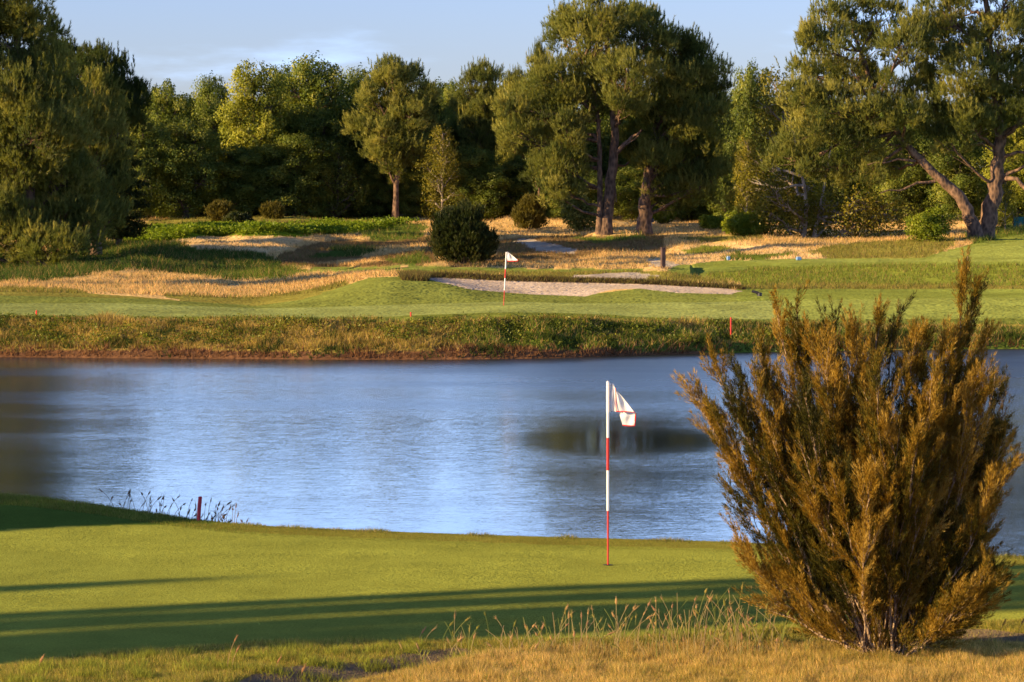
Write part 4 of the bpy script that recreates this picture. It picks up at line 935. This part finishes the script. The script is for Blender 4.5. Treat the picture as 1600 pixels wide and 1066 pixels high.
for q in range(150):
    a = outline[rng.integers(0, 22)]; s = rng.uniform(.45, .9)
    if a[2] in (.2, .3): continue
    ends.append((bx+(a[0]-bx)*s+rng.normal(0, 22), 1005+(a[1]-1005)*(s+rng.uniform(0, .08)), rng.uniform(-1.1, 1.1)*(.5+.6*a[2]), s))
S = d0/F
for (ex_, ey_, dp, s) in ends:
    E_ = np.array([(ex_-bx)*S, dp, (1005-ey_)*S]); B_ = np.array([rng.normal(0, .10)+.13*E_[0], rng.normal(0, .14)+.15*dp, -.03])
    h = np.linalg.norm(E_); mid = B_*.5+E_*.5+np.array([E_[0]*.10, E_[1]*.10, -h*.02])
    t = np.linspace(0, 1, 12)[:, None]; path = B_*(1-t)**2+2*mid*t*(1-t)+E_*t**2
    path[1:-1] += rng.normal(0, .018, path[1:-1].shape)
    r0 = .017*math.sqrt(h/3)*rng.uniform(.7, 1.2); tube(stem, path, np.linspace(r0, .004, 12), 5, cap=False)
    tn = np.clip(rng.normal(.5, .22), 0.0, 1.)
    spray(path[-2], norm(path[-1]-path[-2]), .32, .07, tn)
    k = int(20*h/3+7)
    thin = ex_ < 1110 or ey_ < 460
    for j in range(k):
        tt = rng.uniform(.14, .97); pp = along(path, tt); tg = norm(along(path, min(1, tt+.08))-along(path, max(0, tt-.05)))
        outw = norm(np.array([pp[0], pp[1], 0])+1e-3)
        a = rng.uniform(.08, .35) if ey_ < 460 else rng.uniform(.15, .6); q = perp(tg[None])[0]; dr = norm(tg*cos(a)+q*sin(a)+outw*.12+np.array([0, 0, .25]))
        ln = rng.uniform(.18, .46)*(.55 if thin else 1)*(1 if tt < .8 else .7)
        bp = np.stack([pp+dr*ln*u+np.array([0, 0, .10*ln*u*u]) for u in np.linspace(0, 1, 5)])
        tube(stem, bp, np.linspace(.005, .0022, 5), 3, cap=False)
        for u in (.35, .6, .8, .95):
            dq = norm(dr+rng.normal(0, .28, 3)+[0, 0, .35]); spray(along(bp, u), dq, rng.uniform(.14, .30), rng.uniform(.018, .045), np.clip(tn+rng.normal(0, .13), 0, 1))
# small fan of stems close to the ground
for j in range(160):
    a = rng.uniform(0, 2*pi); r_ = rng.uniform(.1, .55); p = np.array([cos(a)*r_*1.3, sin(a)*r_, rng.uniform(.02, .35)])
    dr = norm(np.array([cos(a), sin(a), 1.1])+rng.normal(0, .2, 3)); spray(p, dr, .26, .06, np.clip(rng.normal(.4, .15), 0, 1))
plP = np.array(plP); plD = np.array(plD); plL = np.array(plL); plT = np.array(plT); plW = np.array(plW)
plP[:, 2] = np.maximum(plP[:, 2], .02)
n = 84; m = len(plP); u = rng.uniform(0, 1, (m, n)); 
A0 = np.repeat(plD, n, 0); U = u.reshape(-1, 1); Lr = np.repeat(plL, n)[:, None]; Wr = np.repeat(plW, n)[:, None]
q = perp(A0); off = Wr*np.sin(np.clip(U, .05, .95)*pi)**.6*rng.uniform(0, 1, (m*n, 1))
Pn = np.repeat(plP, n, 0)+A0*Lr*U+q*off
dn = norm(A0+q*rng.uniform(.1, .75, (m*n, 1))+[0, 0, .15]); ln = rng.uniform(.025, .06, (m*n, 1)); wv = perp(dn)*.0032
V = np.stack([Pn-wv, Pn+wv, Pn+dn*ln], 1).reshape(-1, 3)
fol.add(V, np.arange(m*n*3).reshape(-1, 3), np.repeat(np.clip(np.repeat(plT, n)+rng.normal(0, .1, m*n), 0, 1), 3))
print('bush sprays', m, 'tris', m*n)
stem.build('stems', M_STEM, root, smooth=True); fol.build('foliage', M_BROOM, root)

# ---------------------------------------------------------------- flags, stakes, posts
def nbase(x, y_or_d):
    d = y_or_d; return np.array([(x-CX)/F*d, d, near_z(np.array([float(x)]), np.array([d]))[0]])
def cloth(mb, corners, nx=14, ny=12, wave=.02, th=.004, mat=0, ph=0.):
    """corners: TL, TR, BR, BL (3-vectors); a rippled sheet with real thickness"""
    TL, TR, BR, BL = [np.array(c, float) for c in corners]; u, v = np.meshgrid(np.linspace(0, 1, nx), np.linspace(0, 1, ny))
    u = u[..., None]; v = v[..., None]; G = (TL*(1-u)+TR*u)*(1-v)+(BL*(1-u)+BR*u)*v
    w = wave*(np.sin(u*9+v*2.5+ph)*u**.5+.5*np.sin(v*7+u*4+ph)); G = G+w*np.array([.15, 1, 0]); 
    for s in (0, 1):
        Vg = (G+np.array([0, th*s, 0])).reshape(-1, 3); I = (np.arange(ny-1)[:, None]*nx+np.arange(nx-1)[None]).ravel(); Qd = np.stack([I, I+1, I+nx+1, I+nx], 1)
        mb.add(Vg, Qd if s else Qd[:, ::-1], .5, mat)
    return G
# near flag
dN = 39.58; fb_ = nbase(950, dN); root = empty('golf_flag', fb_); tag(root, 'large white flag with red hem on a red and white pole by the near hole', 'golf flag')
s = dN/F; H = lambda y: (883-y)*s
segs = [(883, 798, M_RED, .011), (798, 735, M_WHITE, .0165), (735, 684, M_RED, .0165), (684, 597, M_WHITE, .0165)]
mb = MB()
for i, (a, b_, mt, r) in enumerate(segs):
    tube(mb, [(0, 0, max(H(a), -.0)-(.1 if i == 0 else 0)), (0, 0, H(b_))], r, 12, cap=True, mat=i)
tube(mb, [(0, 0, H(597)), (0, 0, H(596)), (0, 0, H(595.2))], [.018, .015, .004], 12, mat=3)
pole = mb.build('pole', [x[2] for x in segs], root, smooth=False)
Xp = lambda x, y, dy=0: np.array([(x-950)*s, dy, H(y)])
mb = MB()
tube(mb, [Xp(950.5, 644), Xp(950.5, 598)], .024, 12)
cloth(mb, [Xp(954, 599), Xp(959, 600), Xp(963, 643), Xp(954.5, 642)], 6, 14, .01)
cloth(mb, [Xp(957, 599, -.03), Xp(961, 606, -.035), Xp(991, 643, -.06), Xp(962, 642.5, -.035)], 18, 18, .014)
cloth(mb, [Xp(966.5, 643, .03), Xp(993, 645, .0), Xp(991.5, 664.5, .0), Xp(973, 664.5, .03)], 12, 12, .010, ph=1.)
fl = mb.build('flag', M_CLOTH, root, smooth=True)
mb = MB()
tube(mb, [Xp(961.5, 606, -.045), Xp(962, 622, -.047), Xp(962.6, 642, -.045)], .0045, 5)
tube(mb, [Xp(962.5, 642.5, -.045), Xp(976, 642.5, -.06), Xp(991.5, 643.5, -.072)], .006, 5)
tube(mb, [Xp(993, 645), Xp(992.6, 655, -.004), Xp(991.5, 665.5)], .010, 5)
tube(mb, [Xp(991.5, 665, 0), Xp(982, 665.5, .01), Xp(973, 664.5, .03)], .008, 5)
mb.build('hem', M_HEM, fl, smooth=True)
mb = MB(); a = np.linspace(0, 2*pi, 24, endpoint=False)
r1 = np.stack([np.cos(a)*.054, np.sin(a)*.054, 0*a+.004], -1); r2 = np.stack([np.cos(a)*.054, np.sin(a)*.054, 0*a-.1], -1); r0_ = np.stack([np.cos(a)*.062, np.sin(a)*.062, 0*a+.004], -1)
Vv = np.concatenate([r0_, r1, r2]); i_ = np.arange(24); j_ = (i_+1) % 24
mb.add(Vv, np.concatenate([np.stack([i_, j_, j_+24, i_+24], 1), np.stack([i_+24, j_+24, j_+48, i_+48], 1)])); mb.add(r2, i_[None]+0)
mb.add(np.concatenate([np.stack([np.cos(a)*.05, np.sin(a)*.05, 0*a+.006], -1)]), i_[None])
hc = mb.build('golf_hole', M_CUP); hc.location = tuple(fb_+[0, 0, .0]); tag(hc, 'dark rim of the hole around the foot of the near flag pole', 'golf hole')
# far flag
dF = 130.; xF = 787; fz = far_z(xF, dF)[0]; root = empty('golf_flag', ((xF-CX)/F*dF, dF, fz)); tag(root, 'small distant flag on a leaning red and white pole before the bunker', 'golf flag')
s2_ = dF/F; yb = HY+(HC-fz)*F/dF; k2 = (yb-394)/(482-394)
Q_ = lambda x, y, dy=0: np.array([(x-787)*s2_, dy, (482-y)*k2*s2_])
cx_ = lambda y: 787+(482-y)/88*4.2
sg = [(482, 457, M_RED, .016), (457, 437, M_WHITE, .024), (437, 422, M_RED, .024), (422, 394, M_WHITE, .024)]
mb = MB()
for i, (a_, b_, mt, r) in enumerate(sg): tube(mb, [Q_(cx_(a_), a_+(2 if i == 0 else 0)), Q_(cx_(b_), b_)], r, 8, mat=i)
mb.build('pole', [x[2] for x in sg], root)
mb = MB(); cloth(mb, [Q_(791.5, 393.5), Q_(794, 394), Q_(809.5, 407.5, -.1), Q_(792.2, 408.5)], 14, 12, .025, .006); fl = mb.build('flag', M_CLOTH, root, smooth=True)
mb = MB(); tube(mb, [Q_(793, 408.7, 0), Q_(801, 409, -.05), Q_(809.5, 408.3, -.1)], .018, 5); tube(mb, [Q_(809.8, 408.3, -.1), Q_(808.5, 405.5, -.1)], .015, 5); mb.build('hem', M_HEM, fl)
# red stakes
def stake(name, base, h, r, mt, label, lean=0., group='red hazard stakes round the lake'):
    mb = MB(); p = np.array([[0, 0, -.15], [lean*h*.5, 0, h*.5], [lean*h, 0, h-.01], [lean*h, 0, h]]); tube(mb, p, [r, r, r, r*.8], 10, mat=0)
    o = mb.build(name, mt, smooth=False); o.location = tuple(base); tag(o, label, 'stake', group)
dS = 44.15; b_ = nbase(309.5, dS); stake('hazard_stake', b_, HC-(776-HY)*dS/F-b_[2], .026, M_DRED, 'dark red stake on the near bank at the water edge', .09)
for x_, y0, y1, lab in [(57, 485, 496, 'small red stake on the far bank near the left edge'), (642, 488, 500, 'small red stake on the far bank left of the small flag'), (1142, 496, 510, 'small red stake on the far bank left of the amber bush')]:
    d_ = 119.5; z_ = far_z(x_, d_)[0]; stake('hazard_stake', ((x_-CX)/F*d_, d_, z_), max(.25, HC-(y0-HY)*d_/F-z_), .027, M_HEM, lab)
# far wooden post, sign post, tee markers, low marker by the bunker, netting
d_ = dfor(1036, 420); g = gbase(1036, d_); h = HC-(388-HY)*d_/F-g[2]
r_ = empty('wooden_post', g); tag(r_, 'squared dark wooden post standing alone right of the bunker', 'post')
mb = MB(); box(mb, (0, 0, h/2-.1), (.20, .20, h+.2), .3, bev=.02); mb.build('shaft', M_WOOD, r_)
mb = MB(); box(mb, (0, 0, h+.02), (.22, .22, .04), .3, bev=.012); mb.build('cap', M_WOOD, r_)
d_ = dfor(1018, 366); g = gbase(1018, d_); h = HC-(340-HY)*d_/F-g[2]
r_ = empty('sign_post', g); tag(r_, 'thin pale post carrying a small dark box beside the short dark pine trunk', 'sign')
mb = MB(); tube(mb, [(0, 0, -.2), (0, 0, h)], .035, 8); mb.build('pole', M_GREY, r_)
mb = MB(); box(mb, (.05, 0, h-.17), (.15, .14, .26), 0, bev=.02); mb.build('box', M_DARK, r_)
mb = MB(); box(mb, (-.07, 0, h-.17), (.05, .14, .28), 0, bev=.01); mb.build('panel', M_GREY, r_)
for x_, y0, w_, lab in [(1138, 400, .17, 'upright small blue marker box at the edge of the right tee'), (1248, 401, .26, 'low pale blue marker box on the right tee beside dry grass')]:
    d_ = dfor(x_, 407); g = gbase(x_, d_); h = max(.16, HC-(y0-HY)*d_/F-g[2]); r_ = empty('tee_marker', g); tag(r_, lab, 'marker', 'blue tee markers')
    mb = MB(); box(mb, (0, 0, h*.45), (w_, .2, h*.85), .2, bev=.03); mb.build('block', M_BLUE, r_)
    mb = MB(); box(mb, (0, 0, h*.92), (w_*.8, .16, .04), .2, bev=.01); mb.build('top_plate', M_GREY, r_)
d_ = 137.; g = gbase(1183, d_); r_ = empty('turf_fitting', g); tag(r_, 'small dark angled fitting lying on the turf right of the bunker', 'turf fitting')
mb = MB(); tube(mb, [(-.22, 0, .20), (-.05, 0, .15), (.06, 0, .11)], [.05, .06, .07], 8); mb.build('arm', M_DARK, r_, smooth=True)
mb = MB(); box(mb, (.1, 0, .06), (.16, .2, .18), .3, bev=.03); mb.build('body', M_DARK, r_)
d_ = 215.; g = np.array([(1592-CX)/F*d_, d_, 0]); g[2] = far_z(1592, d_)[0]; zt = HC-(339-HY)*d_/F
r_ = empty('netting_panel', g); tag(r_, 'teal netting panel low behind the upright trunk at the right edge', 'fence')
mb = MB(); box(mb, (0, 0, (zt-g[2])/2), (.62, .04, max(.3, zt-g[2])), 0, bev=.01); mb.build('panel', M_TEAL, r_)
for q in (-.34, .34):
    mb = MB(); tube(mb, [(q, 0, -.1), (q, 0, zt-g[2]+.08)], .03, 6); mb.build('post', M_DARK, r_)

# ---------------------------------------------------------------- sky, sun, camera
w = bpy.data.worlds.new("World"); SC.world = w; w.use_nodes = True; nt = w.node_tree; N = nt.nodes.new; L = nt.links.new
bg = nt.nodes['Background']; sky = N('ShaderNodeTexSky'); sky.sky_type = 'NISHITA'; sky.sun_disc = False
sky.sun_elevation = radians(SUN_EL); sky.sun_rotation = math.atan2(TO_SUN[0], TO_SUN[1]) % (2*pi); sky.air_density = 1.; sky.dust_density = .4; sky.ozone_density = 2.
tc = N('ShaderNodeTexCoord'); mp = N('ShaderNodeMapping'); mp.inputs['Scale'].default_value = (1, 1, 5.); L(tc.outputs['Generated'], mp.inputs[0])
cn = N('ShaderNodeTexNoise'); cn.inputs['Scale'].default_value = 6.; cn.inputs['Detail'].default_value = 7; cn.inputs['Roughness'].default_value = .55; L(mp.outputs[0], cn.inputs['Vector'])
cr = N('ShaderNodeMapRange'); cr.interpolation_type = 'SMOOTHSTEP'; cr.inputs['From Min'].default_value = .50; cr.inputs['From Max'].default_value = .78; cr.inputs['To Max'].default_value = .85
sz = N('ShaderNodeSeparateXYZ'); L(tc.outputs['Generated'], sz.inputs[0])
def mapr(src, a, b, c, d_):
    n = N('ShaderNodeMapRange'); n.interpolation_type = 'SMOOTHSTEP'; n.inputs['From Min'].default_value = a; n.inputs['From Max'].default_value = b; n.inputs['To Min'].default_value = c; n.inputs['To Max'].default_value = d_; L(src, n.inputs['Value']); return n.outputs[0]
e1 = mapr(sz.outputs['Z'], .06, .10, .01, .30); e2 = mapr(sz.outputs['Z'], .18, .32, 0., -.45)   # a thin bank of cloud well above the wood, clear overhead
c1 = N('ShaderNodeMath'); c1.operation = 'ADD'; L(cn.outputs['Fac'], c1.inputs[0]); L(e1, c1.inputs[1]); ca = N('ShaderNodeMath'); ca.operation = 'ADD'; L(c1.outputs[0], ca.inputs[0]); L(e2, ca.inputs[1]); L(ca.outputs[0], cr.inputs['Value'])
hz_ = mapr(sz.outputs['Z'], .38, .75, 1.75, .55)
tn = N('ShaderNodeMix'); tn.data_type = 'RGBA'; tn.blend_type = 'MULTIPLY'; tn.inputs[0].default_value = 1; L(sky.outputs[0], tn.inputs[6]); tn.inputs[7].default_value = (.58, .64, 1.12, 1)
tv = N('ShaderNodeVectorMath'); tv.operation = 'SCALE'; L(tn.outputs[2], tv.inputs[0]); L(hz_, tv.inputs['Scale'])
mx = N('ShaderNodeMix'); mx.data_type = 'RGBA'; L(cr.outputs[0], mx.inputs[0]); L(tv.outputs[0], mx.inputs[6]); mx.inputs[7].default_value = (8.8, 13.4, 22.0, 1)
L(mx.outputs[2], bg.inputs[0]); bg.inputs[1].default_value = .054
sl = bpy.data.lights.new('sun', 'SUN'); sl.energy = 5.0; sl.angle = radians(.5); sl.color = (1., .72, .35)
so = bpy.data.objects.new('sun', sl); COL.objects.link(so)
from mathutils import Vector
so.rotation_euler = Vector(tuple(TO_SUN)).to_track_quat('Z', 'Y').to_euler()
cam = bpy.data.cameras.new('camera'); co = bpy.data.objects.new('camera', cam); COL.objects.link(co); SC.camera = co
co.location = (0, 0, HC); co.rotation_euler = (pi/2, 0, 0); cam.sensor_width = 36; cam.lens = F/1600*36
cam.shift_y = -(533-HY)/1600; cam.clip_start = .5; cam.clip_end = 4000
cam.dof.use_dof = True; cam.dof.focus_distance = 60; cam.dof.aperture_fstop = 10
SC.render.engine = 'CYCLES'
SC.view_settings.view_transform = 'Standard'; SC.view_settings.look = 'None'; SC.view_settings.gamma = 1; SC.view_settings.exposure = 1.27
SC.cycles.max_bounces = 5; SC.cycles.diffuse_bounces = 3; SC.cycles.glossy_bounces = 3; SC.cycles.transmission_bounces = 3; SC.cycles.transparent_max_bounces = 4
SC.cycles.caustics_reflective = False; SC.cycles.caustics_refractive = False
print('tris', sum(len(m.polygons) for m in bpy.data.meshes))
